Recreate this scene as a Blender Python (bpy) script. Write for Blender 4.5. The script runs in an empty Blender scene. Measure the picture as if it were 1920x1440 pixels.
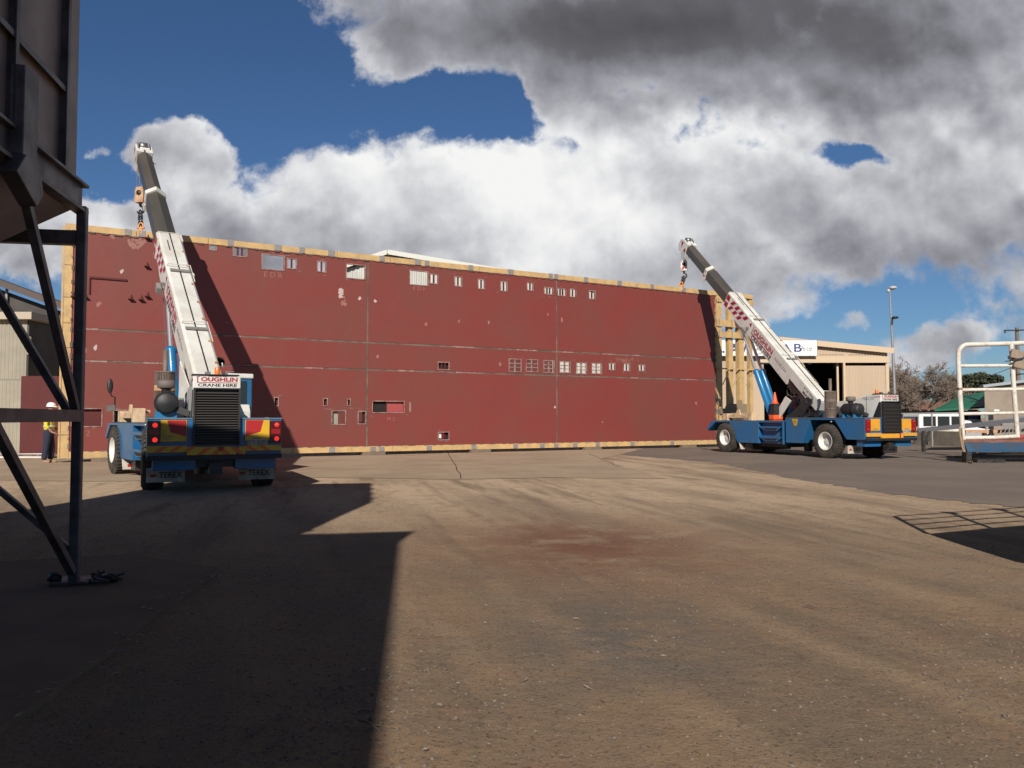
import bpy, math, random
import numpy as np
from mathutils import Vector, Matrix
R = math.radians
random.seed(7); rng = np.random.default_rng(7)
SC = bpy.context.scene
COL = SC.collection

# ------------------------------------------------------------------ camera
CAM_H, FPX, PITCH = 1.45, 1500.0, R(2.4)
cd = bpy.data.cameras.new('camera'); cam = bpy.data.objects.new('camera', cd); COL.objects.link(cam)
cam.location = (0, 0, CAM_H); cam.rotation_euler = (R(90)+PITCH, 0, 0)
cd.sensor_width = 36; cd.lens = FPX/1920*36; cd.clip_start = .05; cd.clip_end = 6000
SC.camera = cam

def ray(px, py):
    x = (px-960)/FPX; y = (720-py)/FPX
    return Vector((x, math.cos(PITCH)-y*math.sin(PITCH), math.sin(PITCH)+y*math.cos(PITCH)))
def at(px, py, Y):                      # world point seen there at distance Y
    d = ray(px, py); t = Y/d.y
    return Vector((d.x*t, Y, CAM_H+d.z*t))
def gnd(px, py, z=0):
    d = ray(px, py); t = (z-CAM_H)/d.z
    return Vector((d.x*t, d.y*t, z))

# ------------------------------------------------------------------ exposure
SC.view_settings.view_transform = 'Standard'; SC.view_settings.look = 'None'
SC.view_settings.gamma = 1; SC.view_settings.use_curve_mapping = False
SC.view_settings.exposure = 0.0
SC.cycles.max_bounces = 6; SC.cycles.diffuse_bounces = 3; SC.cycles.glossy_bounces = 3
SC.cycles.sample_clamp_indirect = 4; SC.cycles.caustics_reflective = False; SC.cycles.caustics_refractive = False

# ------------------------------------------------------------------ sun
SUN_EL, SUN_AZ = R(29.3), R(3.6)          # light travels forward and a little right
sd = bpy.data.lights.new('sun', 'SUN'); sun = bpy.data.objects.new('sun', sd); COL.objects.link(sun)
sd.energy = 5.0; sd.angle = R(.53); sd.color = (1, .93, .83)
ldir = Vector((math.sin(SUN_AZ)*math.cos(SUN_EL), math.cos(SUN_AZ)*math.cos(SUN_EL), -math.sin(SUN_EL)))
sun.rotation_euler = ldir.to_track_quat('-Z', 'Y').to_euler(); sun.location = (-3, -20, 14)

# ------------------------------------------------------------------ sky with clouds (by direction, in the world)
class E:                                # tiny expression wrapper over Math nodes
    nt = None
    def __init__(s, k): s.k = k
    @staticmethod
    def op(o, *a, clamp=False):
        n = E.nt.nodes.new('ShaderNodeMath'); n.operation = o; n.use_clamp = clamp
        for i, v in enumerate(a):
            if isinstance(v, E): E.nt.links.new(v.k, n.inputs[i])
            else: n.inputs[i].default_value = v
        return E(n.outputs[0])
    def __add__(s, o): return E.op('ADD', s, o)
    def __radd__(s, o): return E.op('ADD', o, s)
    def __sub__(s, o): return E.op('SUBTRACT', s, o)
    def __rsub__(s, o): return E.op('SUBTRACT', o, s)
    def __mul__(s, o): return E.op('MULTIPLY', s, o)
    def __rmul__(s, o): return E.op('MULTIPLY', o, s)
    def __truediv__(s, o): return E.op('DIVIDE', s, o)
def emax(a, b): return E.op('MAXIMUM', a, b)
def emin(a, b): return E.op('MINIMUM', a, b)
def smooth(x, lo, hi):
    n = E.nt.nodes.new('ShaderNodeMapRange'); n.interpolation_type = 'SMOOTHSTEP'
    E.nt.links.new(x.k, n.inputs[0]); n.inputs[1].default_value = lo; n.inputs[2].default_value = hi
    return E(n.outputs[0])

w = bpy.data.worlds.new('World'); SC.world = w; w.use_nodes = True
nt = w.node_tree; nt.nodes.clear(); E.nt = nt; L = nt.links.new; N = nt.nodes.new
out = N('ShaderNodeOutputWorld'); bg = N('ShaderNodeBackground'); L(bg.outputs[0], out.inputs[0])
sky = N('ShaderNodeTexSky'); sky.sky_type = 'NISHITA'; sky.sun_disc = False
sky.sun_elevation = SUN_EL; sky.sun_rotation = math.pi+SUN_AZ; sky.air_density = 1.0; sky.dust_density = .1; sky.ozone_density = 4.5
bg.inputs[1].default_value = 0.052
geo = N('ShaderNodeNewGeometry'); tc = N('ShaderNodeTexCoord')
sx = N('ShaderNodeSeparateXYZ'); L(tc.outputs['Generated'], sx.inputs[0])
dx, dy, dz = (E(sx.outputs[i]) for i in range(3))
dyc = emax(dy, .08)
U = dx/dyc; V = dz/dyc
def uv(px, py):
    d = ray(px, py); return d.x/d.y, d.z/d.y
cxyz = N('ShaderNodeCombineXYZ'); L(U.k, cxyz.inputs[0]); L(V.k, cxyz.inputs[1])
def noise(scale, detail, rough, off=(0, 0, 0), dist=0.0, stretch=(1, 1, 1)):
    m = N('ShaderNodeMapping'); m.inputs['Location'].default_value = off; m.inputs['Scale'].default_value = stretch
    L(cxyz.outputs[0], m.inputs[0])
    n = N('ShaderNodeTexNoise'); n.inputs['Scale'].default_value = scale; n.inputs['Detail'].default_value = detail
    n.inputs['Roughness'].default_value = rough; n.inputs['Distortion'].default_value = dist
    L(m.outputs[0], n.inputs['Vector']); return E(n.outputs[0])
w1, w2, w3, w4 = noise(5.0, 3, .5, (11, 3, 0)), noise(5.0, 3, .5, (2, 15, 0)), noise(17, 5, .62, (7, 1, 0)), noise(17, 5, .62, (4, 9, 0))
Uw = U+(w1-.5)*.10+(w3-.5)*.06; Vw = V+(w2-.5)*.07+(w4-.5)*.05
def blob(px, py, rx, ry, rot=0, warp=True):
    u0, v0 = uv(px, py); a = ((Uw if warp else U)-u0); b = ((Vw if warp else V)-v0); c, s_ = math.cos(R(rot)), math.sin(R(rot))
    a2 = (a*c+b*s_)*(FPX/rx); b2 = (b*c-a*s_)*(FPX/ry)
    return 1.0-(a2*a2+b2*b2)
def gauss(px, py, rx, ry, amp, rot=0):
    return E.op('EXPONENT', (blob(px, py, rx, ry, rot)-1.0))*amp
cov_b = [(1280, 30, 520, 205, 0), (1750, 150, 560, 360, 0), (850, 10, 235, 150, -8), (745, 120, 85, 85, -50), (1040, 120, 110, 130, 0),
         (1330, 385, 620, 178, 0), (920, 390, 390, 158, 0), (600, 420, 330, 135, 14), (310, 320, 125, 92, -10), (330, 430, 330, 100, 0),
         (1750, 385, 540, 120, 0), (90, 450, 170, 75, 0), (1150, 520, 420, 110, 0), (2300, 400, 560, 420, 0), (1190, 215, 170, 80, 0), (700, 480, 700, 90, 0)]
hol_b = [(850, 200, 125, 46, -12, 1.7), (1625, 292, 70, 26, 5, 1.15), (215, 352, 46, 26, -20, 1.0), (965, 185, 34, 50, 10, 1.2)]
f = None
for b in cov_b:
    e = blob(*b); f = e if f is None else emax(f, e)
f = emin(f, .9)
for b in hol_b: f = f-E.op('EXPONENT', (blob(*b[:5])-1.0))*b[5]
small = None
for b in [(1578, 600, 36, 28, -40), (1790, 650, 150, 46, 10), (1910, 620, 110, 44, 10), (1690, 690, 130, 24, 0), (172, 300, 44, 15, 0)]:
    e = blob(*b); small = e if small is None else emax(small, e)
f = emax(f, emin(small, .9)*.42-.02)
nA = noise(9, 13, .58, (3.1, 1.7, 0), .1)
nB = noise(30, 9, .6, (9.1, 4.7, 0), .1)
field = f+(nA-.5)*2.2+(nB-.5)*.9
front = smooth(dy, .1, .3)
cover = smooth(field, -.12, .42)*front
# billows: difference of the noise a little higher up gives lit tops and grey bases
def billow(sc, off, d, det=8, ro=.52, di=.2): return noise(sc, det, ro, off, di)-noise(sc, det, ro, (off[0]+.45*d, off[1]+d, 0), di)
bil = billow(5.5, (1.3, 7.7, 0), .04, 7, .46)*1.5+billow(14, (5.3, 2.7, 0), .018, 7, .5)*.75
big = noise(3.4, 4, .5, (2.2, 8.8, 0))-.5
tone = .735+big*.34
for g in [(1110, 370, 250, 130, .36), (870, 300, 260, 60, .18), (640, 360, 150, 60, .12), (1390, 250, 170, 45, .20), (345, 345, 50, 45, .28), (1880, 240, 170, 130, .05),
          (1290, 40, 520, 150, -.58), (1000, 60, 180, 80, -.10), (1320, 195, 160, 40, -.14), (1640, 130, 160, 110, -.12), (760, 60, 140, 130, -.16), (560, 455, 420, 35, -.10), (1600, 500, 440, 50, -.24), (1560, 370, 300, 110, -.10), (1850, 430, 260, 120, -.16),
          (300, 300, 120, 60, -.08), (360, 420, 200, 30, -.08), (1250, 540, 200, 26, -.10), (180, 410, 90, 40, .14), (1450, 455, 100, 26, .14), (1700, 660, 300, 40, -.10), (1780, 80, 160, 60, -.1)]:
    tone = tone+gauss(*g)
tone = tone+bil*emax(emin(tone*1.1, .72), .30)
edge = smooth(field, .05, .8)
tone = emax(emin(tone+(.5-edge)*.12, 1.0), 0.0)
rmp = N('ShaderNodeValToRGB'); L(tone.k, rmp.inputs[0])
cr = rmp.color_ramp
cr.elements[1].position = 1; _stops = [(0, (.082, .080, .088, 1)), (.2, (.13, .13, .145, 1)), (.42, (.30, .305, .34, 1)), (.62, (.50, .505, .54, 1)), (.85, (.78, .785, .80, 1)), (1, (.92, .92, .91, 1))]
cr.elements[0].color = _stops[0][1]; cr.elements[1].color = _stops[-1][1]
for p, c in _stops[1:-1]: cr.elements.new(p).color = c
tint = N('ShaderNodeMix'); tint.data_type = 'RGBA'; tint.blend_type = 'MULTIPLY'; tint.inputs[0].default_value = 1
L(sky.outputs[0], tint.inputs[6]); tint.inputs[7].default_value = (.80, 1.0, 1.22, 1)
sc_ = N('ShaderNodeVectorMath'); sc_.operation = 'SCALE'; L(rmp.outputs[0], sc_.inputs[0]); sc_.inputs['Scale'].default_value = 1/.052
mx = N('ShaderNodeMix'); mx.data_type = 'RGBA'; L(cover.k, mx.inputs[0])
L(tint.outputs[2], mx.inputs[6]); L(sc_.outputs[0], mx.inputs[7])
# unseen dark cloud added overhead to darken and neutralise the bluish shade
mo = N('ShaderNodeTexNoise'); mo.inputs['Scale'].default_value = 2.5; mo.inputs['Detail'].default_value = 5; L(tc.outputs['Generated'], mo.inputs['Vector'])
over = smooth(dz+(E(mo.outputs[0])-.5)*.12, .54, .66)*smooth(dy, -.75, -.45)
mz = N('ShaderNodeMix'); mz.data_type = 'RGBA'; L(over.k, mz.inputs[0]); L(mx.outputs[2], mz.inputs[6])
mz.inputs[7].default_value = (.040/.052, .035/.052, .034/.052, 1); L(mz.outputs[2], bg.inputs[0])
w.cycles.sampling_method = 'MANUAL'; w.cycles.sample_map_resolution = 512

# ------------------------------------------------------------------ mesh helpers
SPLIT = {'under_box', 'rag', 'mounting_bracket'}
class MB:
    def __init__(s): s.v = []; s.f = []; s.m = Matrix.Identity(4); s.sm = []; s.last = []
    def add(s, vs, fs, smooth=False):
        o = len(s.v); s.v += [tuple(s.m @ Vector(p)) for p in vs]
        s.f += [tuple(i+o for i in q) for q in fs]; s.sm += [smooth]*len(fs); return s
    def box(s, x0, x1, y0, y1, z0, z1):
        p = [(x, y, z) for z in (z0, z1) for y in (y0, y1) for x in (x0, x1)]
        return s.add(p, [(0, 2, 3, 1), (4, 5, 7, 6), (0, 1, 5, 4), (2, 6, 7, 3), (0, 4, 6, 2), (1, 3, 7, 5)])
    def prism_x(s, poly, x0, x1):      # polygon in (y,z) pushed along x
        n = len(poly); p = [(x0, y, z) for y, z in poly]+[(x1, y, z) for y, z in poly]
        return s.add(p, [tuple(range(n)), tuple(range(2*n-1, n-1, -1))]+[(i, i+n, (i+1) % n+n, (i+1) % n) for i in range(n)])
    def prism_y(s, poly, y0, y1):      # polygon in (x,z) pushed along y
        n = len(poly); p = [(x, y0, z) for x, z in poly]+[(x, y1, z) for x, z in poly]
        return s.add(p, [tuple(range(n)), tuple(range(2*n-1, n-1, -1))]+[(i, i+n, (i+1) % n+n, (i+1) % n) for i in range(n)])
    def prism_z(s, poly, z0, z1):
        n = len(poly); p = [(x, y, z0) for x, y in poly]+[(x, y, z1) for x, y in poly]
        return s.add(p, [tuple(range(n-1, -1, -1)), tuple(range(n, 2*n))]+[(i, (i+1) % n, (i+1) % n+n, i+n) for i in range(n)])
    def bar(s, a, b, w, h=None, up=(0, 0, 1)):      # rectangular bar between points
        a, b = Vector(a), Vector(b); h = h or w; d = (b-a).normalized(); u = Vector(up)
        if abs(d.dot(u)) > .98: u = Vector((0, 1, 0))
        r = d.cross(u).normalized(); u = r.cross(d)
        p = [q+r*(i*w/2)+u*(j*h/2) for q in (a, b) for i, j in ((-1, -1), (1, -1), (1, 1), (-1, 1))]
        return s.add(p, [(0, 1, 2, 3), (7, 6, 5, 4)]+[(i, i+4, (i+1) % 4+4, (i+1) % 4) for i in range(4)])
    def tube(s, pts, r, n=10, caps=True):
        pts = [Vector(p) for p in pts]; rs = r if isinstance(r, (list, tuple)) else [r]*len(pts)
        vs = []; fs = []; pr = None
        for i, p in enumerate(pts):
            d = (pts[min(i+1, len(pts)-1)]-pts[max(i-1, 0)]).normalized()
            if pr is None: pr = d.cross(Vector((0, 0, 1)) if abs(d.z) < .95 else Vector((0, 1, 0))).normalized()
            pr = (pr-d*pr.dot(d)).normalized(); q = d.cross(pr)
            vs += [p+(pr*math.cos(2*math.pi*k/n)+q*math.sin(2*math.pi*k/n))*rs[i] for k in range(n)]
        for i in range(len(pts)-1):
            fs += [(i*n+k, i*n+(k+1) % n, (i+1)*n+(k+1) % n, (i+1)*n+k) for k in range(n)]
        s.add(vs, fs, n > 6)
        if caps: s.add(vs[:n], [tuple(range(n-1, -1, -1))]); s.add(vs[-n:], [tuple(range(n))])
        return s
    def lathe(s, prof, a, axis, n=24):   # prof (radius, distance along axis), a = start point
        a = Vector(a); d = Vector(axis).normalized(); r = d.cross(Vector((0, 0, 1)) if abs(d.z) < .95 else Vector((0, 1, 0))).normalized(); q = d.cross(r)
        vs = [a+d*t+(r*math.cos(2*math.pi*k/n)+q*math.sin(2*math.pi*k/n))*rad for rad, t in prof for k in range(n)]
        fs = [(i*n+k, i*n+(k+1) % n, (i+1)*n+(k+1) % n, (i+1)*n+k) for i in range(len(prof)-1) for k in range(n)]
        return s.add(vs, fs, True)
    def ico(s, c, r, sq=(1, 1, 1), n=10, jit=0):
        vs = []; fs = []; m = n//2+1
        for i in range(m+1):
            th = math.pi*i/m
            for k in range(n):
                ph = 2*math.pi*k/n; j = 1+random.uniform(-jit, jit)
                vs.append((c[0]+r*sq[0]*math.sin(th)*math.cos(ph)*j, c[1]+r*sq[1]*math.sin(th)*math.sin(ph)*j, c[2]+r*sq[2]*math.cos(th)*j))
        for i in range(m): fs += [(i*n+k, (i+1)*n+k, (i+1)*n+(k+1) % n, i*n+(k+1) % n) for k in range(n)]
        return s.add(vs, fs, True)
    def build(s, name, m, parent=None, bevel=0, **tags):
        if name in SPLIT:              # separate pieces become parts of their own
            par = list(range(len(s.v)))
            def find(i):
                while par[i] != i: par[i] = par[par[i]]; i = par[i]
                return i
            for f_ in s.f:
                for i in f_[1:]: par[find(i)] = find(f_[0])
            gr = {}
            for q_, f_ in zip(s.sm, s.f): gr.setdefault(find(f_[0]), []).append((f_, q_))
            if len(gr) > 1:
                o = None
                for fs in gr.values():
                    ids = sorted({i for f_, _ in fs for i in f_}); mp_ = {i: k for k, i in enumerate(ids)}
                    o = s._build([s.v[i] for i in ids], [tuple(mp_[i] for i in f_) for f_, _ in fs], [q_ for _, q_ in fs], name, m, parent, bevel, tags); s.last.append(o)
                return o
        return s._build(s.v, s.f, s.sm, name, m, parent, bevel, tags)
    def _build(s, V_, F_, SM_, name, m, parent, bevel, tags):
        me = bpy.data.meshes.new(name); me.from_pydata(V_, [], F_); me.validate()
        if len(me.polygons) == len(SM_): me.polygons.foreach_set('use_smooth', SM_)
        me.materials.append(m)
        o = bpy.data.objects.new(name, me); COL.objects.link(o)
        if parent: o.parent = parent
        if bevel:
            b = o.modifiers.new('bevel', 'BEVEL'); b.width = bevel; b.segments = 2; b.limit_method = 'ANGLE'; b.angle_limit = R(40)
        for k, v in tags.items(): o[k] = v
        return o
def thing(name, label, cat, loc=(0, 0, 0), rotz=0, group=None):
    o = bpy.data.objects.new(name, None); COL.objects.link(o); o.empty_display_size = .3
    o.location = loc; o.rotation_euler = (0, 0, rotz); o['label'] = label; o['category'] = cat
    if group: o['group'] = group
    return o
def tag(o, label, cat, group=None):
    o['label'] = label; o['category'] = cat
    if group: o['group'] = group
    return o
def text(s, size, m, parent, M, name='lettering', bold=0.0, ext=.004, width=None, shear=0, align='CENTER', spacing=1.0):
    c = bpy.data.curves.new(name, 'FONT'); c.body = s; c.size = size; c.extrude = ext; c.offset = bold
    c.align_x = align; c.align_y = 'CENTER'; c.shear = shear; c.space_character = spacing
    t = bpy.data.objects.new(name, c); COL.objects.link(t); bpy.context.view_layer.update()
    me = bpy.data.meshes.new_from_object(t.evaluated_get(bpy.context.evaluated_depsgraph_get()))
    bpy.data.objects.remove(t); bpy.data.curves.remove(c)
    if width and me.vertices:
        xs = [v.co.x for v in me.vertices]; k = width/(max(xs)-min(xs))
        for v in me.vertices: v.co.x *= k
    me.materials.clear(); me.materials.append(m)
    o = bpy.data.objects.new(name, me); COL.objects.link(o); o.parent = parent; o.matrix_basis = M; return o
def frame(o, x, y, n=None):            # matrix with given text direction and up direction
    x = Vector(x).normalized(); y = Vector(y).normalized(); z = x.cross(y)
    return Matrix(((x.x, y.x, z.x, o[0]), (x.y, y.y, z.y, o[1]), (x.z, y.z, z.z, o[2]), (0, 0, 0, 1)))

# ------------------------------------------------------------------ materials
def mat(name, col, rough=.6, metal=0, col2=None, amt=.5, scale=3, detail=6, bump=0, bscale=40, stretch=(1, 1, 1), spots=None, spec=.5, emit=None, lo=.4, hi=.62, coat=0):
    m = bpy.data.materials.new(name); m.use_nodes = True; t = m.node_tree; b = t.nodes['Principled BSDF']
    b.inputs['Base Color'].default_value = (*col, 1); b.inputs['Roughness'].default_value = rough; b.inputs['Metallic'].default_value = metal
    b.inputs['Specular IOR Level'].default_value = spec; b.inputs['Coat Weight'].default_value = coat
    if emit:
        b.inputs['Emission Color'].default_value = (*emit[0], 1); b.inputs['Emission Strength'].default_value = emit[1]
    tcn = t.nodes.new('ShaderNodeTexCoord'); mp = t.nodes.new('ShaderNodeMapping'); mp.inputs['Scale'].default_value = stretch
    t.links.new(tcn.outputs['Object'], mp.inputs[0])
    if col2:
        n = t.nodes.new('ShaderNodeTexNoise'); n.inputs['Scale'].default_value = scale; n.inputs['Detail'].default_value = detail; n.inputs['Roughness'].default_value = .62
        t.links.new(mp.outputs[0], n.inputs['Vector'])
        r = t.nodes.new('ShaderNodeMapRange'); r.inputs[1].default_value = lo; r.inputs[2].default_value = hi; r.inputs[4].default_value = amt
        t.links.new(n.outputs[0], r.inputs[0])
        x = t.nodes.new('ShaderNodeMix'); x.data_type = 'RGBA'; x.inputs[6].default_value = (*col, 1); x.inputs[7].default_value = (*col2, 1)
        t.links.new(r.outputs[0], x.inputs[0]); last = x.outputs[2]
        if spots:                       # (colour, threshold, scale): chips, dirt specks
            n2 = t.nodes.new('ShaderNodeTexNoise'); n2.inputs['Scale'].default_value = spots[2]; n2.inputs['Detail'].default_value = 8; n2.inputs['Roughness'].default_value = .7
            t.links.new(mp.outputs[0], n2.inputs['Vector'])
            r2 = t.nodes.new('ShaderNodeMapRange'); r2.inputs[1].default_value = spots[1]; r2.inputs[2].default_value = spots[1]+.04
            t.links.new(n2.outputs[0], r2.inputs[0])
            x2 = t.nodes.new('ShaderNodeMix'); x2.data_type = 'RGBA'; x2.inputs[7].default_value = (*spots[0], 1)
            t.links.new(r2.outputs[0], x2.inputs[0]); t.links.new(last, x2.inputs[6]); last = x2.outputs[2]
        t.links.new(last, b.inputs['Base Color'])
        rr = t.nodes.new('ShaderNodeMapRange'); rr.inputs[3].default_value = max(rough-.12, .05); rr.inputs[4].default_value = min(rough+.15, 1)
        t.links.new(n.outputs[0], rr.inputs[0]); t.links.new(rr.outputs[0], b.inputs['Roughness'])
    if bump:
        n3 = t.nodes.new('ShaderNodeTexNoise'); n3.inputs['Scale'].default_value = bscale; n3.inputs['Detail'].default_value = 4
        t.links.new(mp.outputs[0], n3.inputs['Vector'])
        bp = t.nodes.new('ShaderNodeBump'); bp.inputs['Strength'].default_value = bump; bp.inputs['Distance'].default_value = .02
        t.links.new(n3.outputs[0], bp.inputs['Height']); t.links.new(bp.outputs[0], b.inputs['Normal'])
    return m
class MD(dict):
    def __missing__(s, k): return k
M_ = MD()
M_['red'] = mat('red_oxide_paint', (.215, .040, .033), .52, col2=(.178, .050, .038), amt=1, scale=.35, lo=.36, hi=.64, spots=((.25, .10, .085), .70, 2.2), bump=1, bscale=.8)
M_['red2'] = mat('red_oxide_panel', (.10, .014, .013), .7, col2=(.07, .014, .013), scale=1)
M_['yellow'] = mat('cream_yellow_primer', (.60, .40, .17), .6, col2=(.46, .31, .15), amt=1, scale=2.5, spots=((.2, .13, .07), .66, 5))
M_['cleat'] = mat('galvanised_cleat', (.30, .28, .27), .55, .2, col2=(.2, .18, .17), scale=8)
M_['weld'] = mat('bare_weld_strip', (.105, .07, .055), .8, col2=(.19, .14, .11), amt=1, scale=1.3)
M_['trim'] = mat('bare_steel_trim', (.34, .24, .21), .65, col2=(.22, .09, .075), amt=1, scale=5)
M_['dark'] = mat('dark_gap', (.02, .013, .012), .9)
M_['white'] = mat('white_crane_paint', (.74, .73, .69), .36, col2=(.62, .60, .54), amt=1, scale=1.6, spots=((.34, .30, .25), .67, 5), coat=.2)
M_['blue'] = mat('blue_crane_paint', (.012, .12, .30), .38, col2=(.03, .12, .23), amt=1, scale=2.2, spots=((.13, .12, .105), .655, 5), coat=.25)
M_['bluec'] = mat('blue_ram_paint', (.015, .17, .38), .3, col2=(.02, .15, .32), amt=1, scale=3, coat=.3)
M_['tele'] = mat('dark_grey_boom', (.065, .060, .054), .45, col2=(.085, .075, .064), amt=1, scale=1.5, stretch=(1, .3, 1))
M_['chrome'] = mat('chrome_rod', (.9, .9, .92), .34, .85)
M_['steel'] = mat('machined_steel', (.35, .34, .33), .35, .7, col2=(.2, .18, .16), scale=8)
M_['black'] = mat('black_plastic', (.018, .018, .020), .5, col2=(.03, .028, .026), scale=4)
M_['oily'] = mat('oily_machinery', (.016, .015, .015), .42, col2=(.05, .042, .035), scale=9, amt=1)
M_['tyre'] = mat('dusty_rubber', (.034, .030, .027), .85, col2=(.075, .062, .050), amt=1, scale=4, bump=.3, bscale=60)
M_['rim'] = mat('white_wheel_rim', (.72, .71, .66), .4, col2=(.5, .47, .4), scale=5)
M_['glass'] = mat('dark_cab_glass', (.02, .025, .03), .08, spec=.8)
M_['redpaint'] = mat('signal_red', (.42, .015, .02), .4, col2=(.33, .02, .02), scale=5)
M_['mag'] = mat('crimson_decal', (.36, .012, .045), .45)
M_['ink'] = mat('black_decal', (.02, .02, .022), .5)
M_['greytxt'] = mat('grey_decal', (.17, .17, .18), .5)
M_['yel'] = mat('retroreflective_yellow', (.68, .40, .02), .45, col2=(.56, .33, .03), scale=6)
M_['org'] = mat('orange_stripe', (.72, .13, .02), .45)
M_['amb'] = mat('amber_panel', (.72, .34, .03), .45, col2=(.58, .28, .04), scale=6)
M_['lens'] = mat('red_lens', (.30, .01, .012), .22, col2=(.2, .01, .01), scale=20)
M_['lit'] = mat('lit_tail_lamp', (.4, .01, .01), .3, emit=((1, .04, .03), .9))
M_['beacon'] = mat('orange_beacon', (.85, .18, .02), .25)
M_['flap'] = mat('white_rubber_flap', (.55, .51, .44), .7, col2=(.36, .31, .25), scale=5, amt=1)
M_['cream'] = mat('cream_steel', (.68, .50, .32), .6, col2=(.48, .33, .2), scale=5, amt=1)
M_['exh'] = mat('rusty_exhaust', (.12, .075, .06), .6, .2, col2=(.22, .17, .14), amt=1, scale=6, stretch=(1, 1, .2))
M_['rope'] = mat('steel_rope', (.10, .095, .09), .5, .4)
M_['chain'] = mat('dark_chain', (.05, .045, .045), .4, .6)
M_['shack'] = mat('orange_shackle', (.80, .30, .06), .4)
M_['tan'] = mat('tan_steel_block', (.55, .36, .20), .6, col2=(.4, .2, .12), scale=6, amt=1)
M_['silo'] = mat('dark_grey_steel', (.30, .235, .215), .55, col2=(.21, .165, .15), amt=1, scale=1.5, spots=((.16, .10, .08), .70, 7))
M_['silop'] = mat('dark_blue_grey_steel', (.12, .105, .112), .5, col2=(.055, .046, .046), amt=1, scale=4)
M_['corr'] = mat('cream_corrugated', (.52, .40, .28), .6, col2=(.47, .36, .255), amt=1, scale=.6, stretch=(1, 1, .2))
M_['corrt'] = mat('cream_trim', (.58, .44, .30), .55)
M_['beige'] = mat('beige_corrugated', (.36, .32, .25), .6, col2=(.30, .27, .21), amt=1, scale=.8)
M_['shdark'] = mat('dark_shed_sheet', (.07, .062, .055), .7, col2=(.05, .042, .038), amt=1, scale=.6)
M_['wcorr'] = mat('pale_corrugated', (.52, .52, .48), .5, col2=(.46, .45, .41), amt=1, scale=.7)
M_['inside'] = mat('dark_interior', (.02, .017, .016), .9)
M_['signw'] = mat('white_sign', (.80, .80, .78), .4)
M_['navy'] = mat('navy_sign_paint', (.03, .05, .19), .45)
M_['galv'] = mat('galvanised_pole', (.33, .32, .31), .5, .3, col2=(.24, .23, .22), scale=3)
M_['wood'] = mat('weathered_pole', (.20, .15, .11), .8, col2=(.13, .10, .08), scale=3, stretch=(1, 1, .1))
M_['twig'] = mat('bare_bark', (.24, .185, .145), .9, col2=(.17, .13, .10), scale=3)
M_['leaf'] = mat('dark_evergreen_leaf', (.035, .045, .022), .7, col2=(.06, .065, .03), amt=1, scale=1.5)
M_['green'] = mat('green_roof', (.015, .15, .085), .5, col2=(.03, .13, .08), scale=1)
M_['tanwall'] = mat('tan_wall', (.30, .245, .19), .8, col2=(.24, .19, .15), amt=1, scale=.5)
M_['vanw'] = mat('white_vehicle_paint', (.78, .78, .76), .3)
M_['concw'] = mat('cream_concrete', (.58, .52, .40), .8, col2=(.46, .40, .31), amt=1, scale=1.5)
M_['sleeper'] = mat('brown_sleeper_wall', (.13, .09, .07), .85, col2=(.09, .065, .05), amt=1, scale=1, stretch=(.2, 1, 6))
M_['cage'] = mat('off_white_pipe_paint', (.66, .63, .55), .5, col2=(.48, .38, .30), amt=1, scale=7, lo=.5, hi=.7)
M_['rustdeck'] = mat('rusty_deck', (.25, .10, .07), .8, col2=(.16, .07, .05), scale=4, amt=1)
M_['galvs'] = mat('silver_sheet', (.42, .45, .47), .45, .3, col2=(.34, .36, .37), scale=1.5)
M_['card'] = mat('tan_padding', (.30, .23, .17), .85, col2=(.22, .17, .12), scale=6)
M_['cone'] = mat('orange_cone', (.85, .12, .03), .5)
M_['skin'] = mat('skin', (.35, .19, .13), .6)
M_['navycl'] = mat('navy_workwear', (.018, .022, .045), .9, col2=(.03, .034, .06), scale=8, bump=.3, bscale=14)
M_['hivis'] = mat('hi_vis_yellow', (.70, .62, .06), .8, col2=(.6, .52, .05), scale=8)
M_['silver'] = mat('reflective_tape', (.6, .6, .58), .35)
M_['boot'] = mat('tan_boots', (.36, .22, .13), .8)
M_['hat'] = mat('white_hard_hat', (.85, .84, .82), .3)
M_['stone'] = mat('gravel_stone', (.13, .105, .085), .9, col2=(.25, .205, .165), amt=1, scale=9)
M_['stick'] = mat('dry_stick', (.16, .12, .09), .9)
M_['litter'] = mat('dry_leaf_litter', (.30, .25, .20), .9)
M_['rubber'] = mat('grey_hose', (.09, .075, .065), .6)
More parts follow.
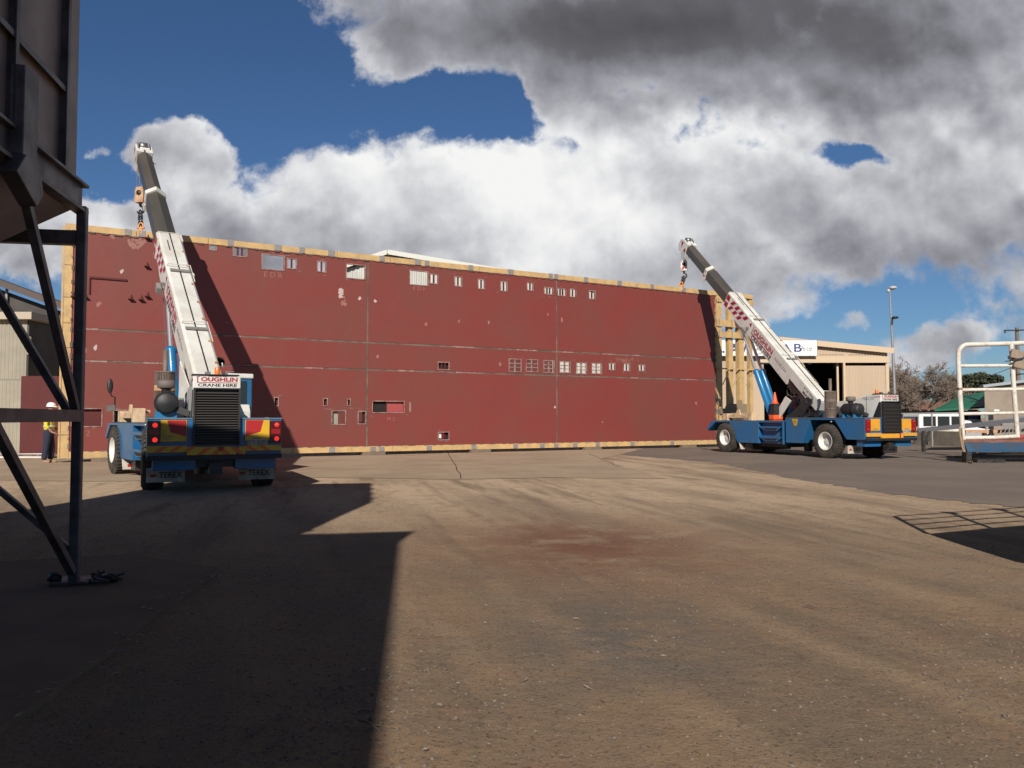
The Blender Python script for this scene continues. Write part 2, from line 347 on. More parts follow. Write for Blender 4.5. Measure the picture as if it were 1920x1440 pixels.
# ------------------------------------------------------------------ ground
def ground_mat(name, kind):
    m = bpy.data.materials.new(name); m.use_nodes = True; t = m.node_tree; b = t.nodes['Principled BSDF']; E.nt = t
    n_, l_ = t.nodes.new, t.links.new
    g = n_('ShaderNodeNewGeometry'); P = g.outputs['Position']
    def ns(scale, detail=8, rough=.6, stretch=(1, 1, 1), rot=0, dist=0):
        mp = n_('ShaderNodeMapping'); mp.vector_type = 'TEXTURE'; mp.inputs['Scale'].default_value = tuple(1/q for q in stretch); mp.inputs['Rotation'].default_value = (0, 0, rot); l_(P, mp.inputs[0])
        n = n_('ShaderNodeTexNoise'); n.inputs['Scale'].default_value = scale; n.inputs['Detail'].default_value = detail; n.inputs['Roughness'].default_value = rough; n.inputs['Distortion'].default_value = dist
        l_(mp.outputs[0], n.inputs['Vector']); return E(n.outputs[0])
    sp = n_('ShaderNodeSeparateXYZ'); l_(P, sp.inputs[0]); X, Y = E(sp.outputs[0]), E(sp.outputs[1])
    def mixc(fac, a, bb):
        x = n_('ShaderNodeMix'); x.data_type = 'RGBA'; l_(fac.k, x.inputs[0])
        for i, c in ((6, a), (7, bb)):
            if isinstance(c, tuple): x.inputs[i].default_value = (*c, 1)
            else: l_(c, x.inputs[i])
        return x.outputs[2]
    if kind == 'dirt':
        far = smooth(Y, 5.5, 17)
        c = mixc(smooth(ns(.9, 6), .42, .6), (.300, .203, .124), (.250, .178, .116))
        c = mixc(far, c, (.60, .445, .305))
        c = mixc(smooth(ns(.55, 7, .62, (1, .22, 1), R(16)), .45, .64)*.5, c, (.190, .150, .106))
        c = mixc(smooth(ns(.8, 7, .62, (1, .16, 1), R(20)), .49, .66)*.5, c, (.37, .265, .175))
        c = mixc(smooth(ns(1.6, 6, .6, (1, .10, 1), R(13)), .5, .66)*.6, c, (.185, .138, .095))
        c = mixc(smooth(ns(2.3, 9, .7), .5, .7)*.6, c, (.29, .165, .105))
        for off, wd, col_, am in ((0, .16, (.42, .30, .19), .5), (.42, .10, (.17, .125, .09), .45), (1.9, .17, (.41, .29, .185), .45), (2.35, .10, (.16, .12, .09), .4), (-1.5, .14, (.40, .285, .18), .4), (4.0, .2, (.38, .27, .175), .4), (-.35, .08, (.17, .125, .09), .35)):
            tt = (X-(Y*Y*.006-Y*.42+(4.0+off))+(ns(.6, 3)-.5)*.25)*(1/wd)
            c = mixc(E.op('EXPONENT', tt*tt*-1.0)*smooth(ns(1.1, 6), .36, .60)*am, c, col_)
        a = (X-.8)/1.5; d = (Y-9.3)/2.1; red = E.op('EXPONENT', (a*a+d*d)*-1.0)
        c = mixc(red*smooth(ns(1.3, 8), .30, .56), c, (.215, .098, .062))
        a = (X-.7)/.8; d = (Y-5.3)/1.2; gy = E.op('EXPONENT', (a*a+d*d)*-1.0)
        c = mixc(gy*smooth(ns(1.9, 8), .34, .56)*.8, c, (.15, .133, .118))
        c = mixc(smooth(ns(7, 9, .75), .52, .68)*.45, c, (.13, .10, .078))
        c = mixc(smooth(ns(38, 4, .7), .53, .68)*.75, c, (.06, .046, .038))
        c = mixc(smooth(ns(70, 3, .7, (1, 1, 1), 1), .60, .70)*.7, c, (.42, .36, .29))
        h = ns(60, 6, .72)*.5+ns(8, 6, .6)*.9+ns(1.3, 4)*1.2
        dist, st, ro = .03, .65, .93
    elif kind == 'asphalt':
        c = mixc(smooth(ns(.35, 7), .4, .65), (.195, .158, .134), (.235, .188, .155))
        c = mixc(smooth(ns(.25, 6, .6, (1, .25, 1), R(-35)), .52, .7)*.5, c, (.28, .22, .17))
        c = mixc(smooth(ns(45, 3, .7), .55, .75)*.4, c, (.085, .07, .06))
        h = ns(90, 3, .6); dist, st, ro = .01, .4, .85
    else:
        c = mixc(smooth(ns(.5, 7), .38, .66), (.44, .335, .235), (.37, .275, .195))
        c = mixc(smooth(ns(3, 8, .7), .56, .7)*.4, c, (.21, .15, .11))
        h = ns(30, 4, .6); dist, st, ro = .01, .3, .9
        if kind == 'slab':
            c = mixc(smooth(ns(1.2, 7), .38, .66), (.22, .150, .100), (.18, .125, .088))
    l_(c, b.inputs['Base Color']); b.inputs['Roughness'].default_value = ro; b.inputs['Specular IOR Level'].default_value = .2
    bp = n_('ShaderNodeBump'); bp.inputs['Strength'].default_value = st; bp.inputs['Distance'].default_value = dist
    l_(h.k, bp.inputs['Height']); l_(bp.outputs[0], b.inputs['Normal'])
    return m
# one big sheet, finer near the camera
xs = sorted(set([-3000, -900, -300, -120, -70, 70, 120, 300, 900, 3000]+list(np.round(np.arange(-40, 40.1, 2), 3))+list(np.round(np.arange(-8, 9, .25), 3))))
ys = sorted(set([-600, -100, -40, -15, 80, 120, 200, 400, 900, 4000]+list(np.round(np.arange(-6, 60, 2), 3))+list(np.round(np.arange(1, 16, .25), 3))))
def gh(x, y):
    if not (-8 < x < 9 and 1 < y < 15.9): return 0
    k = min(1, (x+8)/2, (9-x)/2, (y-1)/1, (15.9-y)/3)
    h = .012*math.sin(x*1.7+y*.6)+.009*math.sin(x*3.3-y*1.1+1)+.006*math.sin(x*6.1+y*2.2)
    return -abs(k)*(.004+h*.35)
vs = [(float(x), float(y), gh(x, y)) for y in ys for x in xs]; nx = len(xs)
mb = MB(); mb.add(vs, [(j*nx+i, j*nx+i+1, (j+1)*nx+i+1, (j+1)*nx+i) for j in range(len(ys)-1) for i in range(nx-1)], True)
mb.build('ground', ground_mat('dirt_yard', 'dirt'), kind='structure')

def sheet(name, pts, z, m, wob=.12, n=14, kind='structure'):
    out = []
    for i in range(len(pts)):
        a, b = Vector(pts[i]), Vector(pts[(i+1) % len(pts)]); d = (b-a); L_ = d.length; nn = n if L_ < 60 else 1
        nrm = Vector((-d.y, d.x)).normalized()
        for k in range(nn):
            out.append(a+d*(k/nn)+nrm*(random.uniform(-wob, wob) if k else 0))
    mb = MB(); mb.add([(p.x, p.y, z) for p in out], [tuple(range(len(out)))])
    return mb.build(name, m, kind=kind)
def g2(px, py): q = gnd(px, py); return (q.x, q.y)
asph = [g2(1165, 853), g2(1330, 866), g2(1420, 883), g2(1520, 903), g2(1640, 922), g2(1760, 937), g2(1925, 953), (16, 12.5), (60, 14), (90, 130), (4, 130), (7.4, 44), g2(1180, 845)]
sheet('asphalt_apron', asph, .004, ground_mat('dusty_asphalt', 'asphalt'), .16)
conc = [g2(-150, 900), g2(230, 903), g2(560, 896), g2(720, 897), g2(860, 900), g2(1020, 896), g2(1250, 898), g2(1160, 872), g2(1130, 860), (6.6, 39), (-22, 24)]
sheet('concrete_hardstand', conc, .008, ground_mat('dusty_concrete', 'conc'), .10)
mb = MB()
for a, b in ((g2(840, 850), g2(866, 898)), (g2(1105, 851), g2(1160, 876)), (g2(735, 882), g2(930, 878))):
    pts = [Vector((*a, .0))*(1-k/9)+Vector((*b, .0))*(k/9)+Vector((random.uniform(-.03, .03), random.uniform(-.03, .03), 0)) for k in range(10)]
    for p, q in zip(pts, pts[1:]):
        d = (q-p).normalized(); r = Vector((-d.y, d.x, 0))*.012
        mb.add([(*(p-r).xy, .0105), (*(p+r).xy, .0105), (*(q+r).xy, .0105), (*(q-r).xy, .0105)], [(0, 1, 2, 3)])
mb.build('hardstand_joint', M_['dark'], kind='structure')
# concrete slab under the silo, its edge crosses the shade
slab = [g2(-60, 1425), g2(410, 1072), g2(250, 1045), g2(-300, 1075), (-12, 3.0)]
mb = MB(); e = []
for i in range(len(slab)):
    a, b = Vector(slab[i]), Vector(slab[(i+1) % len(slab)])
    for k in range(12): e.append(a.lerp(b, k/12)+Vector((random.uniform(-.015, .015), random.uniform(-.015, .015))))
mb.prism_z([tuple(p) for p in e], -.05, .035)
mb.build('concrete_slab', ground_mat('stained_slab', 'slab'), kind='structure')

# stones lying on the dirt: nobody could count them
def stones(n, name, m, rmin, rmax, region, dens=None):
    base = np.array([(1, 0, 0), (.5, .87, 0), (-.5, .87, 0), (-1, 0, 0), (-.5, -.87, 0), (.5, -.87, 0), (0, 0, .8), (0, 0, -.5)])
    fb = [(i, (i+1) % 6, 6) for i in range(6)]+[((i+1) % 6, i, 7) for i in range(6)]
    V_, F_ = [], []; c = 0
    while c < n:
        x, y = region()
        if dens and random.random() > dens(x, y): continue
        r = rmin+(rmax-rmin)*random.random()**5
        a = random.random()*6.28; s = np.array([random.uniform(.6, 1.3), random.uniform(.6, 1.2), random.uniform(.4, .8)])*r
        p = (base+rng.uniform(-.25, .25, (8, 3)))*s
        ca, sa = math.cos(a), math.sin(a); q = np.c_[p[:, 0]*ca-p[:, 1]*sa+x, p[:, 0]*sa+p[:, 1]*ca+y, p[:, 2]+r*.15+gh(x, y)]
        o = len(V_)*8; V_.append(q); F_ += [tuple(i+o for i in f) for f in fb]; c += 1
    mb = MB(); mb.v = [tuple(map(float, v)) for v in np.concatenate(V_)]; mb.f = F_; mb.sm = [False]*len(F_)
    return mb.build(name, m, kind='stuff')
def reg():
    y = 2.6+11*random.random()**1.7
    return random.uniform(-.7*y-.3, .7*y+.3), y
def dn(x, y):
    v = math.sin(x*1.9+1.3*math.sin(y*.8))*math.sin(y*1.1+.9*math.sin(x*1.3+1))
    return .14+.8*max(0, v)**1.5
stones(24000, 'gravel', M_['stone'], .0025, .014, reg, dn)['label'] = 'loose grey gravel scattered over the brown dirt yard'
def reg2():
    t = random.random(); a = Vector(g2(0, 1390)).lerp(Vector(g2(410, 1075)), t)
    return a.x+random.gauss(0, .10), a.y+random.gauss(0, .12)
mb = MB()
for _ in range(150):
    x, y = reg2() if _ < 110 else (random.uniform(-2.5, 1.2), random.uniform(2.9, 6))
    a = random.random()*6.28; l, wd = random.uniform(.012, .04), random.uniform(.003, .009); z = .04+random.uniform(0, .01) if _ < 110 else .008
    c, s = math.cos(a), math.sin(a)
    mb.add([(x-c*l, y-s*l, z), (x+s*wd, y-c*wd, z+.006), (x+c*l, y+s*l, z+.004), (x-s*wd, y+c*wd, z)], [(0, 1, 2, 3)])
mb.build('leaf_litter', M_['litter'], kind='stuff', label='dry leaves and chips along the slab edge in the shade')
for i, (a, b, lab) in enumerate([((462, 1382), (550, 1334), 'longest bent dry twig lying in the shade near the bottom of the yard'),
                                 ((500, 1404), (558, 1374), 'short straight pale twig lying just below the longest twig'),
                                 ((672, 1350), (720, 1377), 'thin dry twig lying across the edge of the big shadow'),
                                 ((1508, 1134), (1538, 1142), 'small dark twig lying on the sunlit dirt to the right')]):
    p, q = gnd(*a, z=.012), gnd(*b, z=.012); mm = (p+q)/2+Vector((.0, .035 if i == 0 else .012, .006))
    mb = MB(); mb.tube([p, p.lerp(mm, .55)+Vector((0, .008, 0)), mm, mm.lerp(q, .5)+Vector((.0, .004, 0)), q], [.005, .006, .005, .004, .002], 6)
    mb.tube([mm, mm+(q-p)*.18+Vector((.02, .03, 0))], [.003, .001], 5)
    tag(mb.build('dry_twig', M_['stick']), lab, 'twig', 'dry twigs on the ground')

# ------------------------------------------------------------------ the lifted steel wall
WB = .14
g0, g1 = gnd(112, 868), gnd(1341, 838)
wd_ = Vector((g1.x-g0.x, g1.y-g0.y)).normalized(); wn = Vector((wd_.y, -wd_.x))      # wn faces the camera
yaw = math.atan2(wd_.y, wd_.x)
def wp(px, py):                          # (distance along the wall, height) of a pixel
    d = ray(px, py); t = (g0.x*wn.x+g0.y*wn.y)/(d.x*wn.x+d.y*wn.y)
    return (d.x*t-g0.x)*wd_.x+(d.y*t-g0.y)*wd_.y, CAM_H+d.z*t
WL = wp(1341, 700)[0]; WH = (wp(170, 418)[1]+wp(700, 478)[1]+wp(1300, 546)[1])/3
WE = wp(1413, 700)[0]
print('WALL', g0, g1, WL, WE, 'H', WH, [wp(170, 418)[1], wp(700, 478)[1], wp(1300, 546)[1]])
wall = thing('steel_wall_panel', 'huge red oxide steel wall panel with yellow edge frame, held upright by two cranes', 'steel wall', (g0.x, g0.y, 0), yaw)
# local frame: x along, y away from camera, z up
holes = {}
up = [((394, 459, 405, 468), 1), ((438, 464, 462, 480), 3), ((492, 479, 532, 505), 1), ((539, 486, 555, 503), 2), ((596, 491, 610, 509), 2), ((650, 497, 684, 522), 1),
      ((769, 509, 802, 534), 1), ((807, 515, 820, 531), 2), ((853, 520, 865, 536), 2), ((897, 525, 908, 541), 2), ((939, 529, 950, 545), 2), ((989, 531, 999, 544), 2),
      ((1021, 540, 1036, 551), 3), ((1046, 542, 1060, 554), 3), ((1069, 543, 1079, 556), 2), ((1105, 546, 1115, 560), 2),
      ((822, 680, 841, 692), 3), ((955, 674, 976, 696), -2), ((987, 675, 1007, 696), -2), ((1020, 677, 1038, 698), -2), ((1050, 679, 1068, 698), -2), ((1081, 681, 1099, 700), -2), ((1110, 682, 1127, 700), -2),
      ((1142, 682, 1152, 693), 2), ((1170, 683, 1180, 695), 2), ((1198, 685, 1208, 695), 2),
      ((515, 746, 521, 760), 1), ((607, 748, 613, 760), 1), ((652, 749, 656, 760), 1), ((623, 771, 647, 795), 1), ((672, 772, 685, 794), 1), ((699, 753, 757, 773), 1), ((822, 811, 841, 824), 2),
      ((135, 767, 190, 799), 1), ((214, 770, 244, 792), 1)]
rects = []
for (a, b, c, d), n in up:
    s0 = wp(a, (b+d)/2)[0]; s1 = wp(c, (b+d)/2)[0]; mx_ = (a+c)/2
    rects.append((s0, s1, wp(mx_, d)[1], wp(mx_, b)[1], n))
FW = .21
LW = wp(133, 640)[0]
vs0 = [LW, wp(689, 650)[0], wp(1044, 650)[0], WL]
zA, zB = wp(688, 642)[1], wp(688, 693)[1]
z_lo, z_hi = WB+FW, WH-FW
mb = MB()
def grid_panel(mb, x0, x1, z0, z1, t=.05):
    rs = [r for r in rects if r[0] < x1 and r[1] > x0 and r[2] < z1 and r[3] > z0]
    xs_ = sorted({x0, x1} | {v for r in rs for v in r[:2] if x0 < v < x1}); zs_ = sorted({z0, z1} | {v for r in rs for v in r[2:4] if z0 < v < z1})
    for i in range(len(xs_)-1):
        for j in range(len(zs_)-1):
            cx, cz = (xs_[i]+xs_[i+1])/2, (zs_[j]+zs_[j+1])/2
            if any(r[0] < cx < r[1] and r[2] < cz < r[3] for r in rs): continue
            mb.add([(xs_[i], 0, zs_[j]), (xs_[i+1], 0, zs_[j]), (xs_[i+1], 0, zs_[j+1]), (xs_[i], 0, zs_[j+1])], [(0, 1, 2, 3)])
            mb.add([(xs_[i], t, zs_[j]), (xs_[i+1], t, zs_[j]), (xs_[i+1], t, zs_[j+1]), (xs_[i], t, zs_[j+1])], [(3, 2, 1, 0)])
    for r in rs:
        a, b, c, d = r[:4]
        mb.add([(a, 0, c), (b, 0, c), (b, t, c), (a, t, c), (a, 0, d), (b, 0, d), (b, t, d), (a, t, d)], [(0, 3, 2, 1), (4, 5, 6, 7), (0, 4, 7, 3), (1, 2, 6, 5)])
G = .035
for i in range(3):
    for z0, z1 in ((z_lo, zB-G), (zB+G, zA-G), (zA+G, z_hi)):
        mb = MB(); grid_panel(mb, vs0[i]+(G if i else 0), vs0[i+1]-(G if i < 2 else 0), z0, z1)
        mb.build('cladding_sheet', M_['red'], wall)
# seams with weld strips set a little back
for x in vs0[1:3]:
    MB().box(x-G, x+G, .012, .05, z_lo, z_hi).build('weld_seam', M_['weld'], wall)
for i in range(3):
    for z in (zA, zB):
        a0, a1 = vs0[i]+(G if i else 0), vs0[i+1]-(G if i < 2 else 0)
        MB().box(a0, a1, .012, .05, z-G, z+G).build('weld_seam', M_['weld'], wall)
        mb = MB(); x = a0+.3
        while x < a1-1:
            l = random.uniform(.3, 1.1)
            if random.random() < .55: mb.box(x, x+l, -.006, .012, z+random.choice((-1, 1))*.018-.012, z+.026)
            x += l+random.uniform(.1, .5)
        mb.build('splice_plate', M_['trim'], wall)
# yellow perimeter frame, built as channel lengths with joints
def run(x0, x1, z0, z1, step, horiz=True):
    mb = MB(); a, b = (x0, x1) if horiz else (z0, z1); p = a
    while p < b-.01:
        q = min(b, p+step*random.uniform(.8, 1.2)); q = b if b-q < .4 else q
        if horiz: mb.box(p+.008, q-.008, -.03, .26, z0, z1)
        else: mb.box(x0, x1, -.03, .26, p+.008, q-.008)
        p = q
    return mb
run(0, WE, WH-FW, WH, 2.0).build('frame_rail', M_['yellow'], wall)
run(LW, WL, WB, WB+FW, 1.9).build('frame_rail', M_['yellow'], wall)
run(.0, LW, WB, WH-FW, .9, False).build('frame_post', M_['yellow'], wall)
MB().box(-.07, -.012, -.05, .3, WB, WH-.1).build('frame_flange', M_['yellow'], wall)
# ragged stitch welds between sheet and frame
mb = MB(); x = LW
while x < WL-.3:
    l = random.uniform(.12, .3)
    mb.box(x, x+l, -.036, 0, z_hi-.045, z_hi+random.uniform(-.01, .012)); 
    mb.box(x+.1, x+.1+l, -.036, 0, z_lo-.012, z_lo+random.uniform(.008, .03)); x += l+random.uniform(.12, .35)
z = WB+.3
while z < z_hi:
    l = random.uniform(.08, .2); mb.box(LW-.03, LW+random.uniform(.01, .05), -.036, 0, z, z+l); mb.box(WL-.02, WL+.03, -.036, 0, z, z+l); z += l+random.uniform(.12, .35)
mb.build('stitch_weld', M_['weld'], wall)
# lighter lip under the top rail
mb = MB(); x = LW+.2
while x < WL-1:
    l = random.uniform(.5, 1.6)
    if random.random() < .5: mb.box(x, x+l, -.034, -.031, z_hi-.015, z_hi+.012)
    x += l+.4
mb.build('bare_lip', M_['trim'], wall)
# grey cleats on the top and bottom rails
for px in (240, 266, 432, 521, 566, 621, 716, 783, 800, 882, 957, 1032, 1042, 1098, 1161, 1222, 1281):
    y = 410+(px-165)*.1128+20
    x = wp(px, y)[0]; w2 = .10 if px % 2 == 0 else .13
    MB().box(x-w2, x+w2, -.045, -.031, WH-FW+.01, WH+.012).build('cleat', M_['cleat'], wall)
for px in (622, 699, 715, 804, 888, 966, 1016, 1042, 1078, 1120, 1185, 1260):
    x = wp(px, 840)[0]; MB().box(x-.11, x+.11, -.045, -.031, WB+.015, WB+FW-.02).build('cleat', M_['cleat'], wall)
# windows: bare trims proud of the sheet, bars inside
for x0, x1, z0, z1, n in rects:
    t = .035; fr = MB()
    fr.box(x0-t, x1+t, -.022, -.002, z1, z1+t); fr.box(x0-t, x1+t, -.022, -.002, z0-t, z0); fr.box(x0-t, x0, -.022, -.002, z0, z1); fr.box(x1, x1+t, -.022, -.002, z0, z1)
    # chalk and grind marks around the cut-out
    for _ in range(2):
        px_, pz = random.uniform(x0-.25, x1+.1), random.choice((z0-random.uniform(.06, .16), z1+random.uniform(.06, .14)))
        fr.box(px_, px_+random.uniform(.06, .2), -.004, -.001, pz, pz+.012)
    f_ = fr.build('window_frame', M_['trim'], wall)
    k = abs(n)
    if k > 1:
        bars = MB(); bw = .03
        for i in range(1, k):
            x = x0+(x1-x0)*i/k; bars.box(x-bw, x+bw, .002, .045, z0, z1)
        if n < 0:
            for j in (1, 2):
                z = z0+(z1-z0)*j/3; bars.box(x0, x1, -.018, 0, z-.018, z+.018)
        bars.build('mullion', M_['red2'] if n > 0 else M_['trim'], f_)
# the wide low opening has two bare uprights, the frame behind shows a pale red sheet
wx0, wx1, wz0, wz1 = rects[31][:4]
MB().box(wx0+.62, wx0+1.55, .10, .13, wz0, wz1).build('opening_backing', mat('pinkish_red_sheet', (.36, .07, .07), .6), wall)
MB().box(wx0+.02, wx0+.60, .12, .14, wz0-.1, wz1+.1).build('opening_backing', M_['dark'], wall)  # black sheet stands in for the shade seen through the opening's left part
MB().box(wx0+1.58, wx1+.1, .20, .22, wz0-.1, wz1+.1).build('opening_backing', mat('dark_scrub', (.05, .045, .025), .9, col2=(.12, .10, .06), scale=9, amt=1), wall)
MB().box(wx0+1.5, wx0+1.58, -.018, .05, wz0, wz1).build('mullion', M_['trim'], wall)
a = rects[30]; MB().box(a[1]-.02, a[1]+.22, .08, .10, a[2], a[3]).build('opening_backing', M_['red2'], wall)
a = rects[29]; mb = MB()
for i in range(5): mb.box(a[0]+(a[1]-a[0])*(.55+.09*i), a[0]+(a[1]-a[0])*(.60+.09*i), .02, .06, a[2], a[3])
mb.build('opening_backing', M_['red'], wall)
MB().box(a[0], a[0]+(a[1]-a[0])*.52, .12, .14, a[2], a[3]).build('opening_backing', M_['beige'], wall)
for a in rects[26:29]: MB().box(a[0]-.1, a[1]+.1, .10, .12, a[2]-.1, a[3]+.1).build('opening_backing', M_['red2'], wall)
a = rects[30]; MB().box(a[0]+.2, a[1]+.1, .12, .14, a[2]-.1, a[3]+.1).build('opening_backing', M_['dark'], wall)  # dark sheet put where only shade shows beyond this opening
a = rects[32]; MB().box(a[0]+.02, a[0]+.16, .08, .10, a[2]+.05, a[3]-.05).build('opening_backing', M_['signw'], wall); MB().box(a[1]-.22, a[1]+.1, .12, .14, a[2]-.1, a[3]+.1).build('opening_backing', M_['dark'], wall); MB().box(a[0]+.2, a[0]+.32, .09, .11, a[2]+.05, a[3]-.05).build('opening_backing', M_['redpaint'], wall)  # the dark piece at right imitates shade inside the opening
a = rects[16]; MB().box(a[0]-.1, a[1]+.1, .12, .14, a[2]-.1, a[3]+.1).build('opening_backing', M_['dark'], wall)  # dark sheet added so the opening reads as shaded behind its bars
a = rects[34]; MB().box(a[0]-.1, a[1]+.1, .12, .14, a[2]-.1, a[3]+.1).build('opening_backing', M_['dark'], wall)  # dark sheet stands in for the shaded depth of this hole
a = rects[33]; MB().box(a[0]-.1, a[1]+.1, .10, .12, a[2]-.1, a[3]+.1).build('opening_backing', M_['red2'], wall)
# lifting lugs and the angle ledge on the left bay
for px, py in ((138, 556), (160, 557), (276, 500), (277, 556), (246, 561), (265, 562), (277, 447)):
    x, z = wp(px, py); mb = MB(); mb.box(x-.09, x+.06, -.16, 0, z-.015, z+.015); mb.prism_x([(0, z+.02), (-.15, z+.02), (0, z+.16)], x-.01, x+.01)
    mb.build('lug', M_['red2'], wall)
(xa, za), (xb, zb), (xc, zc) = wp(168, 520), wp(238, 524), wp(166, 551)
MB().box(xa, xb, -.05, 0, za-.03, za+.03).box(xa-.02, xa+.02, -.05, 0, zc, za-.03).build('angle_ledge', mat('dark_red_angle', (.09, .012, .012), .7), wall)  # angle ledge in a darker red than the cladding
# chalk lettering
for s_, px, py, sz in (('E D R', 512, 516, .28), ('E D F', 786, 541, .24), ('M 2', 733, 786, .2), ('5 2', 158, 813, .26)):
    x, z = wp(px, py); text(s_, sz, mat('chalk', (.30, .13, .11), .9), wall, frame((x, -.003, z), (1, 0, 0), (0, 0, 1)), 'chalk_mark', ext=.001)
# scrapes and bare patches
def splat(x, z, rx, rz, n, m, seed):
    r_ = random.Random(seed); mb = MB()
    for _ in range(n):
        a = r_.random()*6.28; rr = r_.random()**.7; cx, cz = x+math.cos(a)*rx*rr, z+math.sin(a)*rz*rr; s = r_.uniform(.02, .075)
        p = [(cx+math.cos(t*1.05)*s*r_.uniform(.5, 1.2), -.002-r_.random()*.002, cz+math.sin(t*1.05)*s*r_.uniform(.6, 1.7)) for t in range(6)]
        mb.add(p, [tuple(range(6))])
    return mb.build('scuff_mark', m, wall)
scm = mat('pale_scuff', (.30, .13, .11), .8, col2=(.36, .20, .17), scale=6); scw = mat('white_scrape', (.50, .40, .38), .8)
x, z = wp(256, 452); splat(x, z, .24, .26, 60, scm, 1); x, z = wp(210, 440); splat(x, z, .25, .10, 9, scm, 2)
x, z = wp(639, 548); splat(x, z, .09, .20, 22, scw, 3); x, z = wp(645, 560); splat(x, z, .10, .32, 12, scm, 4)
for i, (px, py) in enumerate([(704, 564), (917, 605), (1028, 590), (1053, 599), (674, 560), (160, 557+100), (427, 605), (186, 570), (180, 650), (1130, 790), (798, 607), (860, 603), (1040, 765), (1305, 755), (708, 668), (938, 683), (230, 507)]):
    x, z = wp(px, py); splat(x, z, .03, .05, 2, scm if i % 4 else scw, 10+i)
x, z = wp(1175, 676); splat(x, z, .8, .16, 26, mat('buff_patch', (.24, .10, .075), .8), 40)
# unclad end bay: open yellow studs
mb_ = lambda: MB()
for px, d0, wdt in ((1349, .0, .34), (1372, .06, .30), (1391, .02, .34), (1410, .06, .20)):
    x = wp(px, 700)[0]
    MB().box(x-wdt/2, x-wdt/2+.03, -.02+d0, .26, WB+FW+.002, WH-FW-.002).box(x-wdt/2+.03, x+wdt/2, -.02+d0, .01+d0, WB+FW+.002, WH-FW-.002).build('stud', M_['yellow'], wall)
MB().box(WL+.02, WE, -.03, .26, WB, WB+FW).build('frame_rail', M_['yellow'], wall)
for py, hh in ((607, .34), (628, .30), (565, .16)):
    z = wp(1365, py)[1]; xe = wp(1395 if py != 565 else 1412, py)[0]
    MB().box(WL+.1, xe, -.09, -.04, z-hh/2, z+hh/2).build('nogging', M_['yellow'], wall)
    for px in (1347, 1371, 1392):
        x = wp(px, 700)[0]; MB().box(x-.03, x+.01, -.11, -.09, z-hh*.6, z+hh*.6).build('cleat', M_['cleat'], wall)
z = wp(1375, 692)[1]; MB().box(WL+.1, wp(1414, 692)[0], -.10, -.03, z-.03, z+.03).build('brace_strap', M_['yellow'], wall)
for px in (1367, 1388, 1411):
    x = wp(px, 700)[0]; MB().bar((x, -.07, z), (x-.35, .1, z-.8), .08, .03).build('brace_strap', M_['yellow'], wall)
x0, z0 = wp(1347, 757); x1, z1 = wp(1397, 776)
MB().prism_y([(x0, z1), (x1, z1), (x1, z0), (x1-.3, z0), (x1-.35, z0+.2), (x1-.6, z0+.2), (x1-.65, z0), (x0+.45, z0), (x0+.3, z1+.25), (x0, z1+.3)], -.14, -.11).build('gusset_plate', mat('brown_plate', (.25, .19, .12), .7), wall)
# timber packers under it
for i, px in enumerate((200, 480, 700, 900, 1110, 1290)):
    x = wp(px, 850)[0]; c = Vector((g0.x, g0.y, 0))+Vector((wd_.x, wd_.y, 0))*x
    o = MB().box(-.45, .45, -.12, .34, 0.0, WB-.003).build('timber_packer', M_['wood'])
    o.location = c; o.rotation_euler = (0, 0, yaw)
    tag(o, ('leftmost', 'second from left', 'third from left', 'third from right', 'second from right', 'rightmost')[i]+' of six dark timber packers under the red wall', 'timber block', 'timber packers under the red wall')
# ------------------------------------------------------------------ pick-and-carry cranes
def rotz_m(a, loc=(0, 0, 0)): return Matrix.Translation(loc) @ Matrix.Rotation(a, 4, 'Z')
def wheel(parent, loc, side, yawm):
    # tyre with tread lugs; side -1 = outer face towards -x
    mb = MB(); W = .40; Rr = .61; s = side
    prof = [(.30, -W/2+.03), (.36, -W/2), (.50, -W/2-.012), (.575, -W/2+.03), (Rr-.012, -W/2+.09), (Rr-.012, W/2-.09), (.575, W/2-.03), (.50, W/2+.012), (.36, W/2), (.30, W/2-.03)]
    mb.lathe(prof, (0, 0, 0), (1, 0, 0), 48)
    for k in range(36):
        for h in (-1, 1):
            a = 2*math.pi*(k+.25*h)/36; c, sn = math.cos(a), math.sin(a)
            p0 = Vector((h*.01, c*(Rr-.004), sn*(Rr-.004))); a2 = a+.10; p1 = Vector((h*(W/2-.03), math.cos(a2)*(Rr-.014), math.sin(a2)*(Rr-.014)))
            mb.bar(p0, p1, .05, .036, up=(0, c, sn))
            p2 = Vector((h*(W/2+.004), math.cos(a2)*(Rr-.085), math.sin(a2)*(Rr-.085)))
            mb.bar(p1, p2, .05, .02, up=(1, 0, 0))
    o = mb.build('wheel', M_['tyre'], parent); o.location = loc; o.rotation_euler = (0, 0, yawm)
    x = s*W/2
    rm = MB(); rm.lathe([(.305, x*.93), (.33, x*1.02), (.315, x*1.04), (.29, x*.9), (.275, x*.15), (.14, x*.1), (.14, x*.35), (.11, x*.42), (.0, x*.42)], (0, 0, 0), (1, 0, 0), 36)
    for k in range(10):
        a = k*.6283; rm.lathe([(.014, x*.1), (.014, x*.22), (0, x*.22)], (0, .20*math.cos(a), .20*math.sin(a)), (1, 0, 0), 6)
    r_ = rm.build('rim', M_['rim'], o)
    return o

